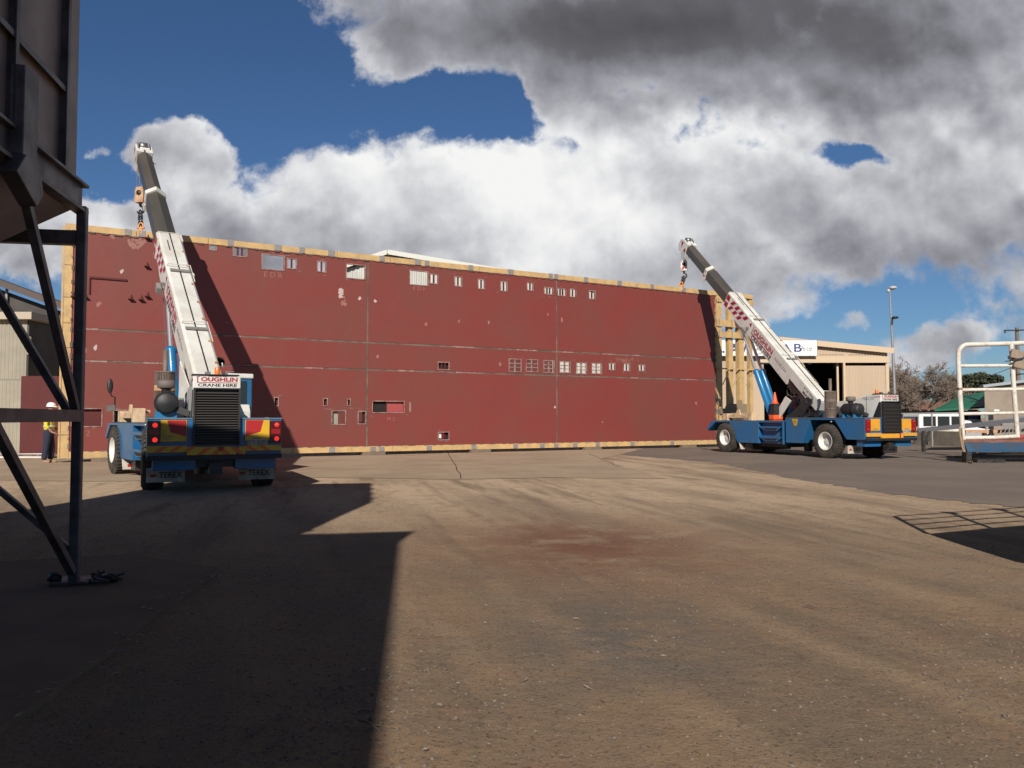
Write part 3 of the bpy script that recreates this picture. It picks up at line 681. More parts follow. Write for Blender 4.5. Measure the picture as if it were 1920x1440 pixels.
def crane(label, origin, rear_head, art, pivot, tip, rear):
    T = thing('mobile_crane', label, 'mobile crane', origin, rear_head, 'blue and white pick and carry cranes')
    W0 = rotz_m(rear_head, origin); inv = W0.inverted()
    def P(mb, name, m, parent=T, bevel=0, **k): return mb.build(name, M_[m] if isinstance(m, str) else m, parent, bevel, **k)
    # ---------------- rear frame
    X = 1.2
    body = MB().prism_x([(-1.7, .69), (-.9, .69), (-.38, 1.36), (.76, 1.36), (1.18, .5), (2.02, .5), (2.02, 1.42), (-1.7, 1.42)], -X, X)
    P(body, 'rear_body', 'blue', bevel=.012)
    P(MB().box(-X-.012, X+.012, -1.715, 2.0, 1.421, 1.445), 'deck_edge', mat('faded_deck_edge', (.10, .17, .24), .6), T)
    P(MB().box(-.34, .34, -1.5, 5.6, .50, .66).box(-1.0, 1.0, -.12, .12, .50, .72).lathe([(.0, -.16), (.2, -.16), (.24, 0), (.2, .16), (0, .16)], (0, 0, .60), (1, 0, 0)).box(-.12, .12, -1.72, -1.5, .38, .60), 'chassis_beam', 'oily')
    P(MB().box(-.72, .72, 2.0, 2.14, .55, .75).lathe([(.16, -.3), (.16, 1.0)], (0, 2.1, .45), (0, 0, 1), 16), 'articulation_joint', 'oily')
    P(MB().box(-1.1, -.35, -1.60, -1.25, .46, .685).box(.35, 1.1, -1.60, -1.25, .46, .685), 'under_box', 'blue', bevel=.01)
    for s in (-1, 1):
        wheel(T, (s*1.07, 0, .61), s, 0)
        P(MB().lathe([(0, -.03), (.035, -.03), (.035, .03), (0, .03)], (s*(X+.01), -.24, 1.30), (1, 0, 0), 12), 'marker_lamp', 'steel')
    # rear bumper bar with red/yellow or amber
    st = MB(); sr = MB()
    zb = .80
    for x0, x1, z0, z1 in ((-1.19, -.52, .805, .925), (-.518, .36, .75, .90), (.40, .52, .75, .90), (.522, 1.19, .815, .92)):
        st.box(x0, x1, -1.775, -1.72, z0, z1)
    P(st, 'bumper_bar', 'yel' if rear == 'lit' else 'amb')
    if rear == 'lit':
        k = -1.1
        while k < 1.1:
            z0, z1 = (.752, .898) if -.5 < k < .45 else (.812, .917); d = .16 if k < 0 else -.16
            sr.add([(k, -1.7765, z0), (k+.11, -1.7765, z0), (k+.11+d, -1.7765, z1), (k+d, -1.7765, z1)], [(0, 1, 2, 3)]); k += .25
        P(sr, 'hazard_stripe', 'org')
    else:
        for x in (.37,): P(MB().box(x-.03, x+.03, -1.778, -1.776, .74, .91), 'hazard_stripe', 'redpaint')
    P(MB().box(-X, X, -1.77, -1.71, .66, .745), 'bumper_beam', 'black')
    # lamp clusters
    for s in (-1, 1):
        cx = s*1.085
        c = P(MB().box(cx-.105, cx+.105, -1.755, -1.70, .97, 1.385), 'tail_lamp', 'lens' if rear != 'lit' else mat('dark_red_cluster', (.07, .006, .008), .25), bevel=.008)
        for j, z in enumerate((1.04, 1.18, 1.31)):
            P(MB().lathe([(.045, 0), (.04, .012), (0, .02)], (cx+.02, -1.756, z), (0, -1, 0), 16) if j != 1 else MB().box(cx-.085, cx+.085, -1.77, -1.756, z-.05, z+.05), 'lamp_lens', ('lit' if j != 1 else 'lens') if rear == 'lit' else 'lens', c)
    # reflector boards
    for s in (-1, 1):
        a, b = (s*.97, s*.52); z0, z1 = (1.005, 1.405)
        bd = P(MB().box(min(a, b), max(a, b), -1.728, -1.703, z0, z1), 'marker_board', 'yel' if rear == 'lit' else 'amb')
        if rear == 'lit':
            p = [(s*.86, z1-.005), (s*.53, z1-.005), (s*.53, z0+.09), (s*.80, z0+.17)]
            if s > 0: p = p[::-1]
            P(MB().add([(x, -1.7295, z) for x, z in p], [(0, 1, 2, 3)]), 'red_reflector', 'redpaint', bd)
            if s < 0:
                for j, (q, wd) in enumerate((('DO', .06), ('NOT', .08), ('OVERTAKE TURNING', .2), ('VEHICLE', .16))):
                    text(q, .05, M_['greytxt'], bd, frame((-.955+wd/2+.0 if j < 2 else -.86, -1.7292, 1.215-j*.055), (1, 0, 0), (0, 0, 1)), ext=.0006, width=wd)
        else: text('TURNING', .05, M_['ink'], bd, frame(((a+b)/2, -1.7292, z0+.05), (1, 0, 0), (0, 0, 1)), ext=.0006, width=.2)
    # number plate
    np_ = P(MB().box(.56, .93, -1.742, -1.729, .925, 1.03), 'number_plate', 'flap', bevel=.004)
    text('075·SQD' if rear == 'lit' else '341·SQB', .10, M_['ink'], np_, frame((.745, -1.7432, .977), (1, 0, 0), (0, 0, 1)), ext=.0008, width=.33, bold=.001)
    P(MB().box(.67, .80, -1.755, -1.73, 1.04, 1.062), 'plate_lamp', 'cleat')
    # mud flaps
    for s in (-1, 1):
        fl = P(MB().box(s*1.07-.42, s*1.07+.20 if s < 0 else s*1.07+.2, -.78, -.765, .22, .52) if False else MB().box(min(s*.5, s*1.19), max(s*.5, s*1.19), -.95, -.935, .20, .48), 'mud_flap', 'flap', bevel=.005)
        text('TEREX', .16, M_['ink'], fl, frame((s*.82+.06, -.952, .335), (1, 0, 0), (0, 0, 1)), ext=.001, width=.42, bold=.003)
        P(MB().box(s*.82-.30, s*.82-.20, -.953, -.951, .30, .36), 'flap_emblem', 'redpaint', fl)
    # ---------------- engine hood and grille
    hd = P(MB().prism_x([(-1.69, 1.447), (-1.69, 2.23), (-1.2, 2.25), (-.55, 2.10), (.25, 2.02), (.28, 1.447)], -.43, .43), 'engine_hood', 'white', bevel=.02)
    P(MB().prism_x([(-1.70, 1.447), (-1.35, 1.447), (-1.62, 1.98), (-1.70, 1.98)], -.436, -.43), 'hood_vent', 'black', hd)
    gr = MB(); gr.box(-.40, .40, -1.72, -1.691, .93, 1.98); gr.box(-.42, -.385, -1.80, -1.70, .93, 1.99).box(.385, .42, -1.80, -1.70, .93, 1.99).box(-.42, .42, -1.80, -1.70, 1.985, 2.01)
    g_ = P(gr, 'grille', 'black')
    sl = MB(); n = 21
    for i in range(n):
        z = .96+i*(1.0/n); sl.add([(-.385, -1.79, z), (.385, -1.79, z), (.385, -1.735, z+.016), (-.385, -1.735, z+.016), (-.385, -1.79, z-.007), (.385, -1.79, z-.007), (.385, -1.735, z+.008), (-.385, -1.735, z+.008)],
                                       [(0, 1, 2, 3), (7, 6, 5, 4), (0, 4, 5, 1)])
    P(sl, 'grille_slat', mat('worn_black_slat', (.075, .068, .062), .4), g_)
    P(MB().box(-.44, .40, -1.72, -1.35, 2.252, 2.272), 'hood_lip', 'black', hd)
    # sign lettering
    text('OUGHLIN', .105, M_['mag'], hd, frame((.045, -1.6925, 2.172), (1, 0, 0), (0, 0, 1)), ext=.001, width=.66, bold=.004)
    P(MB().box(-.355, -.337, -1.6935, -1.6905, 2.108, 2.228).box(-.355, .375, -1.6935, -1.6905, 2.108, 2.119).box(-.355, -.31, -1.6935, -1.6905, 2.217, 2.228), 'lettering', 'mag', hd)
    text('CRANE HIRE', .078, M_['ink'], hd, frame((.01, -1.6925, 2.062), (1, 0, 0), (0, 0, 1)), ext=.001, width=.70, bold=.002)
    text('MAC25', .15, M_['greytxt'], hd, frame((-.4315, -1.15, 2.10), (0, -1, 0), (0, 0, 1)), ext=.001, width=.5, shear=.3)
    text('LOUGHLIN', .07, M_['mag'], hd, frame((-.4315, -1.53, 2.16), (0, -1, 0), (0, 0, 1)), ext=.001, width=.30)
    # beacon and hood-top fittings
    bc = P(MB().lathe([(.07, 0), (.07, .03), (.05, .03)], (.05, -1.1, 2.27), (0, 0, 1), 14).box(-.10, .12, -1.16, -1.04, 2.24, 2.272), 'beacon', 'black')
    P(MB().lathe([(.052, 0), (.05, .12), (.04, .14), (0, .14)], (.05, -1.1, 2.30), (0, 0, 1), 14), 'beacon_lens', 'beacon', bc)
    P(MB().box(-.20, -.10, -1.5, -1.42, 2.25, 2.33), 'hood_bracket', 'steel', hd); P(MB().box(.17, .21, -1.5, -1.46, 2.25, 2.33).box(.17, .33, -1.5, -1.46, 2.33, 2.35), 'hood_bracket', 'steel', hd)
    # air cleaner
    ac = P(MB().lathe([(0, -.40), (.16, -.395), (.205, -.36), (.215, -.20), (.225, -.19), (.225, -.16), (.20, -.1), (.215, 0), (.215, .28), (.18, .34), (.10, .37), (0, .37)], (-.86, -.85, 1.73), (0, 1, 0), 32)
           .lathe([(.10, .15), (.085, .26), (.13, .30)], (-.86, -.8, 1.73), (0, 0, 1), 20).bar((-.70, -1.1, 1.62), (-.45, -1.15, 1.52), .1, .12), 'air_cleaner', 'black')
    P(MB().lathe([(.13, 0), (.165, .02), (.165, .13), (.13, .16), (0, .17)], (-.86, -.8, 2.02), (0, 0, 1), 24), 'intake_cap', mat('grey_intake_mesh', (.16, .13, .12), .7), ac)
    P(MB().box(-1.05, -.67, -1.1, -1.06, 1.44, 1.56).box(-1.05, -.67, -.62, -.58, 1.44, 1.56).lathe([(.045, 0), (.045, .07)], (-1.1, -.95, 1.5), (0, 1, 0), 10), 'mounting_bracket', 'bluec', ac)
    # exhaust with heat shield
    ex = MB()
    for k in range(40):
        a = 2*math.pi*k/40; ex.bar((-.86+.19*math.cos(a), .12+.19*math.sin(a), 1.45), (-.86+.19*math.cos(a), .12+.19*math.sin(a), 2.40), .018, .018, up=(math.cos(a), math.sin(a), 0))
    for z in (1.46, 1.75, 2.05, 2.38): ex.lathe([(.198, -.02), (.205, -.02), (.205, .02), (.198, .02)], (-.86, .12, z), (0, 0, 1), 32)
    ex.lathe([(.165, 0), (.165, .9)], (-.86, .12, 1.45), (0, 0, 1), 24)
    e_ = P(ex, 'exhaust_shield', 'exh'); P(MB().lathe([(.055, 0), (.055, .85), (.045, .85)], (-.86, .12, 2.0), (0, 0, 1), 16), 'exhaust_pipe', 'exh', e_)
    P(MB().lathe([(.208, 0), (.208, .11)], (-.86, .12, 2.0), (0, 0, 1), 32), 'heat_band', 'tan' if rear == 'lit' else 'exh', e_)
    P(MB().box(-.68, -.50, -.1, .35, 1.445, 1.85), 'battery_box', 'steel', bevel=.01)
    # hood seams and engine hoses
    P(MB().box(-.438, -.431, -.45, -.435, 1.46, 2.04), 'hood_seam', 'greytxt', hd); P(MB().box(-.438, -.431, -1.1, -1.085, 1.46, 2.2), 'hood_seam', 'greytxt', hd)
    P(MB().tube([(-.6, .9, 1.46), (-.62, 1.3, 1.62), (-.5, 1.7, 1.55), (-.3, 2.1, 1.7)], .022, 8).tube([(-.7, .8, 1.46), (-.7, 1.4, 1.55), (-.55, 1.9, 1.5), (-.35, 2.2, 1.6)], .018, 8), 'engine_hose', 'black')
    # side decal on the rear body
    P(MB().add([(-X-.0145, 1.66, 1.40), (-X-.0145, 1.36, 1.40), (-X-.0145, 1.42, 1.15), (-X-.0145, 1.58, 1.15)], [(0, 1, 2, 3)]), 'warning_decal', 'yel')
    for j in range(4): P(MB().box(-X-.016, -X-.015, 1.44, 1.60, 1.20+j*.05, 1.215+j*.05), 'decal_line', 'ink')
    # ---------------- front frame, turned about the joint
    J = (0, 2.1, 0)
    Fm = Matrix.Translation(J) @ Matrix.Rotation(art, 4, 'Z')
    def F(mb, name, m, bevel=0, parent=None):
        o = mb.build(name, M_[m] if isinstance(m, str) else m, parent or T, bevel)
        if not parent: o.location = J; o.rotation_euler = (0, 0, art)
        return o
    fb = MB().prism_x([(1.42, .43), (2.68, .43), (3.2, 1.25), (4.1, 1.25), (4.62, .88), (4.66, .98), (4.35, 1.31), (1.42, 1.31)], -X, X)
    fb.prism_x([(.06, .43), (1.419, .43), (1.419, 1.31), (.06, 1.31)], -X+.16, X-.16)
    F(fb, 'front_body', 'blue', .012)
    F(MB().box(-X, -X+.16, .06, 1.42, 1.26, 1.31), 'deck_rail', 'blue'); F(MB().box(X-.16, X, .06, 1.42, 1.26, 1.31), 'deck_rail', 'blue')
    for s in (-1, 1):
        for z in (.98, .58):
            F(MB().prism_x([(.15, z+.13), (.15, z+.10), (.38, z-.04), (1.05, z-.04), (1.40, z+.10), (1.40, z+.13)], min(s*(X-.16), s*X), max(s*(X-.16), s*X)), 'step', 'blue')
            F(MB().prism_x([(.32, z+.06), (.47, z-.02), (1.0, z-.02), (1.22, z+.06)], min(s*X, s*(X+.004)), max(s*X, s*(X+.004))), 'step_dark_plate', 'dark')  # flat dark plate stands in for the shaded opening in the step
        F(MB().box(min(s*1.0, s*X), max(s*1.0, s*X), .065, .10, .43, 1.31), 'corner_post', 'blue')
        w_ = wheel(T, tuple(Fm @ Vector((s*1.07, 3.4, .61))), s, art)
        fl = F(MB().add([(s*1.19, 2.62, .46), (s*.62, 2.62, .46), (s*.62, 2.5, .16), (s*1.19, 2.5, .16), (s*1.19, 2.60, .46), (s*.62, 2.60, .46), (s*.62, 2.48, .16), (s*1.19, 2.48, .16)], [(0, 1, 2, 3), (7, 6, 5, 4), (0, 3, 7, 4), (1, 5, 6, 2), (3, 2, 6, 7)]), 'mud_flap', 'flap')
        P(MB().box(s*1.0-.07, s*1.0+.07, 2.495, 2.505, .22, .29), 'flap_emblem', 'redpaint', fl)
    F(MB().box(-.8, .8, .3, 4.1, .30, .60), 'chassis_beam', 'oily')
    F(MB().box(-1.0, 1.0, 2.0, 2.5, .15, .45), 'under_guard', 'oily')
    F(MB().box(-.30, .30, 3.1, 3.7, .5, .72).lathe([(.24, -.2), (.24, .2)], (0, 3.4, .6), (1, 0, 0)), 'front_axle', 'oily')
    F(MB().box(-1.1, 1.1, .2, 4.3, 1.311, 1.33), 'deck_plate', mat('dull_blue_deck', (.04, .09, .15), .7, col2=(.09, .09, .09), scale=4, amt=1))
    # spreader beam and packing on the front deck
    F(MB().bar((-.95, 3.9, 1.50), (-.95, 2.0, 1.50), .16, .14).bar((-.70, 3.6, 1.60), (-.70, 2.1, 1.60), .10, .08).box(-1.08, -.80, 3.45, 3.75, 1.33, 1.62).box(-1.08, -.80, 1.95, 2.15, 1.33, 1.68), 'spreader_beam', 'cream', .01)
    F(MB().prism_x([(2.75, 1.55), (3.05, 1.55), (2.96, 1.78), (2.84, 1.78)], -.97, -.92).lathe([(.035, -.02), (.035, .02)], (-.95, 2.9, 1.66), (1, 0, 0), 10), 'lifting_eye', 'cream')
    F(MB().box(-.4, .3, 3.4, 4.1, 1.33, 1.50).bar((-.6, 4.0, 1.4), (.6, 4.0, 1.4), .1), 'tow_pack', 'exh', .01)
    # mirror on the front corner
    mp = F(MB().tube([(-1.12, 3.95, 1.30), (-1.12, 3.95, 1.98), (-1.22, 3.9, 2.02), (-1.24, 3.9, 2.14)], .018, 8), 'mirror_post', 'black')
    F(MB().ico((0, 0, 0), .17, (.45, .25, 1.15), 14), 'mirror_head', 'black', parent=mp).location = (-1.25, 3.92, 2.28)
    F(MB().box(-1.32, -1.12, 3.90, 3.93, 1.62, 1.78), 'lower_mirror', 'steel', parent=mp)
    # cab on the right of the boom
    cb = F(MB().prism_x([(-.10, 1.33), (1.55, 1.33), (1.55, 1.75), (1.25, 2.38), (-.10, 2.38)], .44, 1.13), 'cab', 'blue', .03)
    P(MB().box(.42, 1.15, -.14, 1.30, 2.382, 2.50), 'cab_roof', 'white', cb, bevel=.03)
    P(MB().box(.56, 1.0, -.112, -.101, 1.78, 2.32), 'cab_window', 'glass', cb, bevel=.01)
    P(MB().prism_x([(.1, 1.75), (1.35, 1.75), (1.15, 2.3), (.1, 2.3)], .43, .44).prism_x([(.1, 1.75), (1.35, 1.75), (1.15, 2.3), (.1, 2.3)], 1.13, 1.14), 'side_window', 'glass', cb)
    P(MB().prism_x([(-.24, 1.33), (-.24, 1.60), (-.16, 1.76), (-.101, 1.76), (-.101, 1.33)], .55, 1.05), 'cab_rear_cowl', 'white', cb, bevel=.02)
    F(MB().tube([(1.1, -.1, 1.4), (1.45, -.35, 1.45)], .01, 6), 'grab_handle', 'steel')
    # ---------------- boom
    pv, tp = Vector(pivot), Vector(tip); d = (tp-pv); Lb = d.length; d.normalize(); xr = d.cross(Vector((0, 0, 1))).normalized(); zu = xr.cross(d)
    Bw = Matrix(((xr.x, d.x, zu.x, pv.x), (xr.y, d.y, zu.y, pv.y), (xr.z, d.z, zu.z, pv.z), (0, 0, 0, 1)))
    B = inv @ Bw
    def Bp(mb, name, m, parent=None, bevel=0):
        o = mb.build(name, M_[m] if isinstance(m, str) else m, parent or T, bevel)
        if not parent: o.matrix_basis = B
        return o
    e1 = 7.3; e2 = e1+(Lb-e1)*.47; h = .31; hw = .31
    base = Bp(MB().prism_x([(-.45, .30), (-.45, -.10), (1.55, -.10), (1.55, -.40), (2.1, -.40), (5.3, -.34), (5.75, -.42), (6.15, -.40), (6.5, -.30), (e1, -.26), (e1, h)], -hw, hw)
              .prism_y([(-hw, h+.001), (-hw+.06, h+.045), (hw-.06, h+.045), (hw, h+.001)], -.44, e1-.01), 'boom_base', 'white', bevel=.012)
    Bp(MB().box(-hw-.03, hw+.03, e1-.34, e1+.02, -.33, .335).box(-.30, .30, e1+.02, e1+.04, -.27, .37), 'boom_collar', 'white', base, .01)
    # telescopes: hexagonal roofed boxes
    def tele(y0, y1, w_, hh, name):
        return Bp(MB().prism_y([(-w_, -hh), (w_, -hh), (w_, hh*.55), (0, hh*1.12), (-w_, hh*.55)], y0, y1), name, 'tele', bevel=.01)
    t1 = tele(e1-.2, e2, .265, .26, 'boom_extension'); t2 = tele(e2-.3, Lb-.25, .215, .225, 'boom_extension')
    Bp(MB().prism_y([(-.30, -.31), (.30, -.31), (.30, .17), (0, .36), (-.30, .17), (-.30, -.31)][:5], e2-.16, e2+.06).box(-.31, -.22, e2-.20, e2+.02, -.42, -.2), 'boom_collar', 'white', t1, .008)
    Bp(MB().box(-.306, -.3015, e2-.13, e2+.03, -.26, -.12), 'red_mark', 'redpaint', t1)
    if rear != 'lit': Bp(MB().lathe([(.03, 0), (.03, .004), (0, .004)], (-.302, e2-.05, .06), (-1, 0, 0), 10), 'red_mark', 'ink', t1)
    # rod for the rope anchor, roof cable and clamps on the top of the base section
    rt = MB(); rt.bar((0, -.3, h+.056), (0, e1, h+.056), .022, .022)
    Bp(rt, 'roof_cable', 'ink', base)
    for y in (2.2, 5.05):
        Bp(MB().box(-.25, .25, y-.03, y+.05, h+.075, h+.11), 'roof_step', 'galv', base)
        Bp(MB().tube([(-.28, y+.32, h+.05), (-.28, y+.26, h+.13), (.28, y+.26, h+.13), (.30, y-.5, h+.07)], .012, 6), 'roof_rail', 'cage', base)
    for y in (.8, 1.7, 2.7, 3.5, 4.4, 5.4, 6.2):
        Bp(MB().box(.20, .26, y, y+.05, h+.045, h+.085), 'cable_clip', 'tan', base)
    Bp(MB().tube([(.27, .6, h+.06), (.28, 2.5, h+.07), (.27, 4.6, h+.06), (.25, 6.9, h+.06)], .009, 6), 'hose', 'galv', base)
    Bp(MB().box(-.12, -.09, 6.25, 6.85, h+.046, h+.056), 'roof_slot', 'steel', base)
    Bp(MB().box(hw, hw+.10, 5.2, 5.35, .1, .2).box(hw, hw+.06, 3.0, 3.2, .12, .2).tube([(hw+.02, 1.0, .16), (hw+.14, 1.05, .1), (hw+.16, 1.2, .1)], .02, 8), 'side_bracket', 'white', base)
    Bp(MB().lathe([(0, 0), (.10, .02), (.13, .08), (.11, .16)], (hw+.12, 1.4, .02), (0, -1, .3), 16), 'work_lamp', 'black', base)
    Bp(MB().box(-hw-.12, -hw-.002, 5.05, 5.11, -.12, -.02).box(-hw-.2, -hw-.08, 5.0, 5.3, -.34, -.16), 'side_lamp', 'cleat', base)
    # red bars on both sides of the head of the base section
    for s in (-1, 1):
        bars = MB(); xx = s*(hw+.0035); hd_ = MB()
        def q(y0, z0, y1, z1, sk):
            p = [(xx, y0, z0), (xx, y1, z0), (xx, y1+sk, z1), (xx, y0+sk, z1)]
            bars.add(p, [(0, 1, 2, 3)] if s > 0 else [(3, 2, 1, 0)])
        for i, y in enumerate((6.62, 6.22, 5.82, 5.42, 5.02)):
            if i < 4: q(y+.10, .015, y+.31, .245, -.20)
            if i < 3: q(y+.14, -.245, y+.35, -.015, -.20)
        bars.add([(xx, 4.95, .04), (xx, 5.15, .10), (xx, 4.98, .23)], [(0, 1, 2)])
        Bp(bars, 'red_bar', 'mag', base)
        xx2 = s*(hw+.034)
        for (y0, y1, z0, z1) in ((e1-.29, e1-.02, .03, .27), (e1-.29, e1-.02, -.28, -.06)):
            Bp(MB().add([(xx2, y0, z0), (xx2, y1, z0), (xx2, y1, z1), (xx2, y0, z1)], [(0, 1, 2, 3)]), 'red_bar', 'redpaint', base)
    dirn, upv = (0, -1, 0), (0, 0, 1); xs_ = -hw-.004
    text('OUGHLIN', .30, M_['mag'], base, frame((xs_, 3.86, .05), dirn, upv), ext=.001, width=1.62, bold=.010)
    Bp(MB().box(xs_-.002, xs_+.002, 4.74, 4.78, -.12, .20).box(xs_-.002, xs_+.002, 3.02, 4.78, -.135, -.105), 'lettering', 'mag', base)
    text('CRANE HIRE', .215, M_['ink'], base, frame((xs_, 3.85, -.235), dirn, upv), ext=.001, width=1.68, bold=.004)
    text('MAC25-22m', .17, M_['greytxt'], base, frame((xs_, 2.35, -.02), dirn, upv), ext=.001, width=.95, shear=.25)
    text('AT 20 TEREX', .12, M_['ink'], base, frame((xs_, .25, .18), dirn, upv), ext=.001, width=.7)
    text('. MAC 25', .17, M_['ink'], base, frame((xs_, .25, .0), dirn, upv), ext=.001, width=.85, bold=.004)
    # boom head
    head = Bp(MB().prism_x([(Lb-.42, .24), (Lb-.42, -.26), (Lb-.10, -.34), (Lb+.22, -.40), (Lb+.42, -.18), (Lb+.36, .14), (Lb+.05, .27)], -.26, -.20)
              .prism_x([(Lb-.42, .24), (Lb-.42, -.26), (Lb-.10, -.34), (Lb+.22, -.40), (Lb+.42, -.18), (Lb+.36, .14), (Lb+.05, .27)], .20, .26)
              .box(-.20, .20, Lb-.42, Lb-.1, -.25, .235).box(-.20, .20, Lb-.1, Lb+.12, .18, .235), 'boom_head', 'white', bevel=.01)
    Bp(MB().lathe([(.10, -.17), (.17, -.16), (.17, -.12), (.13, -.10), (.17, -.08), (.17, -.03), (.13, 0), (.17, .03), (.17, .08), (.13, .10), (.17, .12), (.17, .16), (.10, .17)], (0, Lb+.18, -.16), (1, 0, 0), 24), 'sheave', 'oily', head)
    Bp(MB().lathe([(.10, -.12), (.13, -.12), (.13, .12), (.10, .12)], (0, Lb+.10, .22), (1, 0, 0), 18).bar((-.18, Lb-.2, .27), (-.18, Lb+.1, .33), .03).bar((.18, Lb-.2, .27), (.18, Lb+.1, .33), .03), 'guide_roller', 'steel', head)
    for s in (-1, 1):
        Bp(MB().add([(s*.2615, Lb-.02, .16), (s*.2615, Lb+.22, .10), (s*.2615, Lb+.05, -.18)], [(0, 1, 2)]).add([(s*.2615, Lb-.40, -.22), (s*.2615, Lb-.22, -.24), (s*.2615, Lb-.22, -.06), (s*.2615, Lb-.40, -.04)], [(0, 1, 2, 3)]), 'red_mark', 'redpaint', head)
    Bp(MB().box(-.22, -.16, Lb-.75, Lb-.4, -.42, -.22).box(.16, .22, Lb-.75, Lb-.4, -.42, -.22).box(.2, .34, Lb-.75, Lb-.70, -.02, .02), 'anti_two_block_arm', 'cream' if rear == 'lit' else 'white', head)
    # luffing rams
    for s in (-1, 1):
        lo = Fm @ Vector((s*.145, 1.75, 1.36)); hi = B @ Vector((s*.145, 5.85, -.47)); dd = (hi-lo); l = dd.length; dd.normalize(); ml = lo+dd*(l*.50)
        r_ = P(MB().lathe([(.11, 0), (.135, .05), (.125, .12), (.125, l*.5-.12), (.142, l*.5-.1), (.142, l*.5), (.06, l*.5)], lo, dd, 22), 'ram_barrel', 'bluec')
        P(MB().lathe([(.055, 0), (.055, l*.5)], ml, dd, 18), 'ram_rod', 'chrome', r_)
        P(MB().lathe([(.07, -.06), (.07, .06)], hi, xr, 14), 'ram_pin', 'steel', r_)
        P(MB().tube([lo+dd*.3+Vector((.15*s, 0, 0)), ml+Vector((.15*s, 0, 0))-dd*.1], .014, 6), 'ram_hose', 'bluec', r_)
        P(MB().tube([ml-dd*.05+Vector((.11*s, 0, 0)), hi+Vector((.1*s, 0, -.1))], .010, 6), 'ram_guide', 'steel', r_)
        Bp(MB().prism_x([(5.5, -.40), (6.2, -.40), (5.95, -.56), (5.75, -.56)], s*.29-.02, s*.29+.02), 'ram_lug', 'steel', base)
    # boom foot: brackets, slew head, winch and hoses under the foot
    pl = inv @ pv
    q0 = Fm @ Vector((0, .25, 1.34))
    for s in (-1, 1):
        a = Vector((pl.x+s*.40, pl.y, pl.z))
        b0, b1 = Vector((s*.42+q0.x, q0.y-.25, 1.30)), Vector((s*.42+q0.x, q0.y+.45, 1.30))
        mb = MB(); t = .03
        pts = [a+Vector((0, -.18, .05)), a+Vector((0, .10, .14)), b1+Vector((0, .15, 0)), b0]
        mb.add([p+Vector((-t, 0, 0)) for p in pts]+[p+Vector((t, 0, 0)) for p in pts], [(0, 1, 2, 3), (7, 6, 5, 4), (0, 4, 5, 1), (1, 5, 6, 2), (2, 6, 7, 3), (3, 7, 4, 0)])
        P(mb, 'boom_bracket', 'black' if s < 0 else 'white')
        P(MB().lathe([(.11, -.05), (.11, .05)], a, xr, 16), 'pivot_pin', 'steel')
    if rear != 'lit':
        F(MB().prism_x([(.45, 2.10), (.75, 2.28), (1.5, 1.36), (1.15, 1.34)], -.42, -.38), 'strut_plate', 'white')
    mech = MB(); rr = random.Random(3)
    mech.lathe([(.05, -.28), (.24, -.27), (.24, -.24), (.16, -.24), (.16, .24), (.24, .24), (.24, .27), (.05, .28)], (0, .55, -.40), (1, 0, 0), 20)
    mech.box(-.26, .26, .9, 1.5, -.48, -.12).box(-.28, -.05, .1, .9, -.30, -.11).lathe([(.14, -.3), (.14, .3)], (0, 1.25, -.55), (1, 0, 0), 16).box(-.2, .2, .3, 1.2, -.75, -.5)
    Bp(mech, 'winch', 'oily')
    hs = MB(); hl = MB()
    for k in range(22):
        p = [Vector((rr.uniform(-.33, .1), rr.uniform(-.1, 1.5), rr.uniform(-.35, -.15)))]
        for _ in range(5): p.append(p[-1]+Vector((rr.uniform(-.05, .05), rr.uniform(-.22, .22), rr.uniform(-.18, .03))))
        (hl if k % 5 == 0 else hs).tube(p, .014, 6)
    Bp(hs, 'hydraulic_hose', 'black'); Bp(hl, 'hydraulic_hose', 'steel')
    P(MB().box(q0.x-.38, q0.x+.38, q0.y-.2, q0.y+.5, 1.31, 1.55).lathe([(.4, 0), (.4, .1)], (q0.x, q0.y+.1, 1.3), (0, 0, 1), 24), 'turret', 'oily')
    # side turret plate seen under the left boom
    tpl = MB(); a = B @ Vector((-.33, .3, -.12)); b = B @ Vector((-.33, 1.9, -.36)); c = Vector((q0.x-.46, q0.y-.35, 1.44)); e = Vector((q0.x-.46, q0.y+.1, 1.44))
    if rear == 'lit':
        tpl.add([a, b, e, c]+[p+Vector((.03, .0, 0)) for p in (a, b, e, c)], [(0, 1, 2, 3), (7, 6, 5, 4), (0, 4, 5, 1), (1, 5, 6, 2), (2, 6, 7, 3), (3, 7, 4, 0)])
        P(tpl, 'foot_plate', 'white')
    # hook block hanging straight down on its falls
    hp = B @ Vector((0, Lb+.30, -.22)); hw_ = W0 @ hp
    zt = hook_z[rear]
    zb_ = zt+.55
    rp = MB()
    for x in (-.13, -.04, .05, .14): rp.tube([hp+Vector((x, 0, -.05)), Vector((hp.x+x*.9, hp.y, zb_))], .011, 5)
    P(rp, 'hoist_rope', 'rope')
    hb = P(MB().prism_y([(-.16, 0), (.16, 0), (.17, .4), (.12, .55), (-.12, .55), (-.17, .4)], -.10, .10), 'hook_block', 'white' if rear != 'lit' else 'tan', bevel=.015)
    hb.location = (hp.x, hp.y, zt); hb.rotation_euler = (0, 0, -rear_head+R(-10))
    if rear != 'lit':
        for s in (-1, 1):
            yy = s*.102; P(MB().add([(-.16, yy, .05), (-.02, yy, .05), (.12, yy, .30), (-.02, yy, .30)], [(0, 1, 2, 3)]).add([(-.15, yy, .34), (-.04, yy, .52), (-.11, yy, .52)], [(0, 1, 2)]), 'red_mark', 'redpaint', hb)
    P(MB().lathe([(.0, -.115), (.09, -.115), (.09, .115), (.0, .115)], (0, 0, .34), (0, 1, 0), 20), 'block_sheave', 'oily', hb)
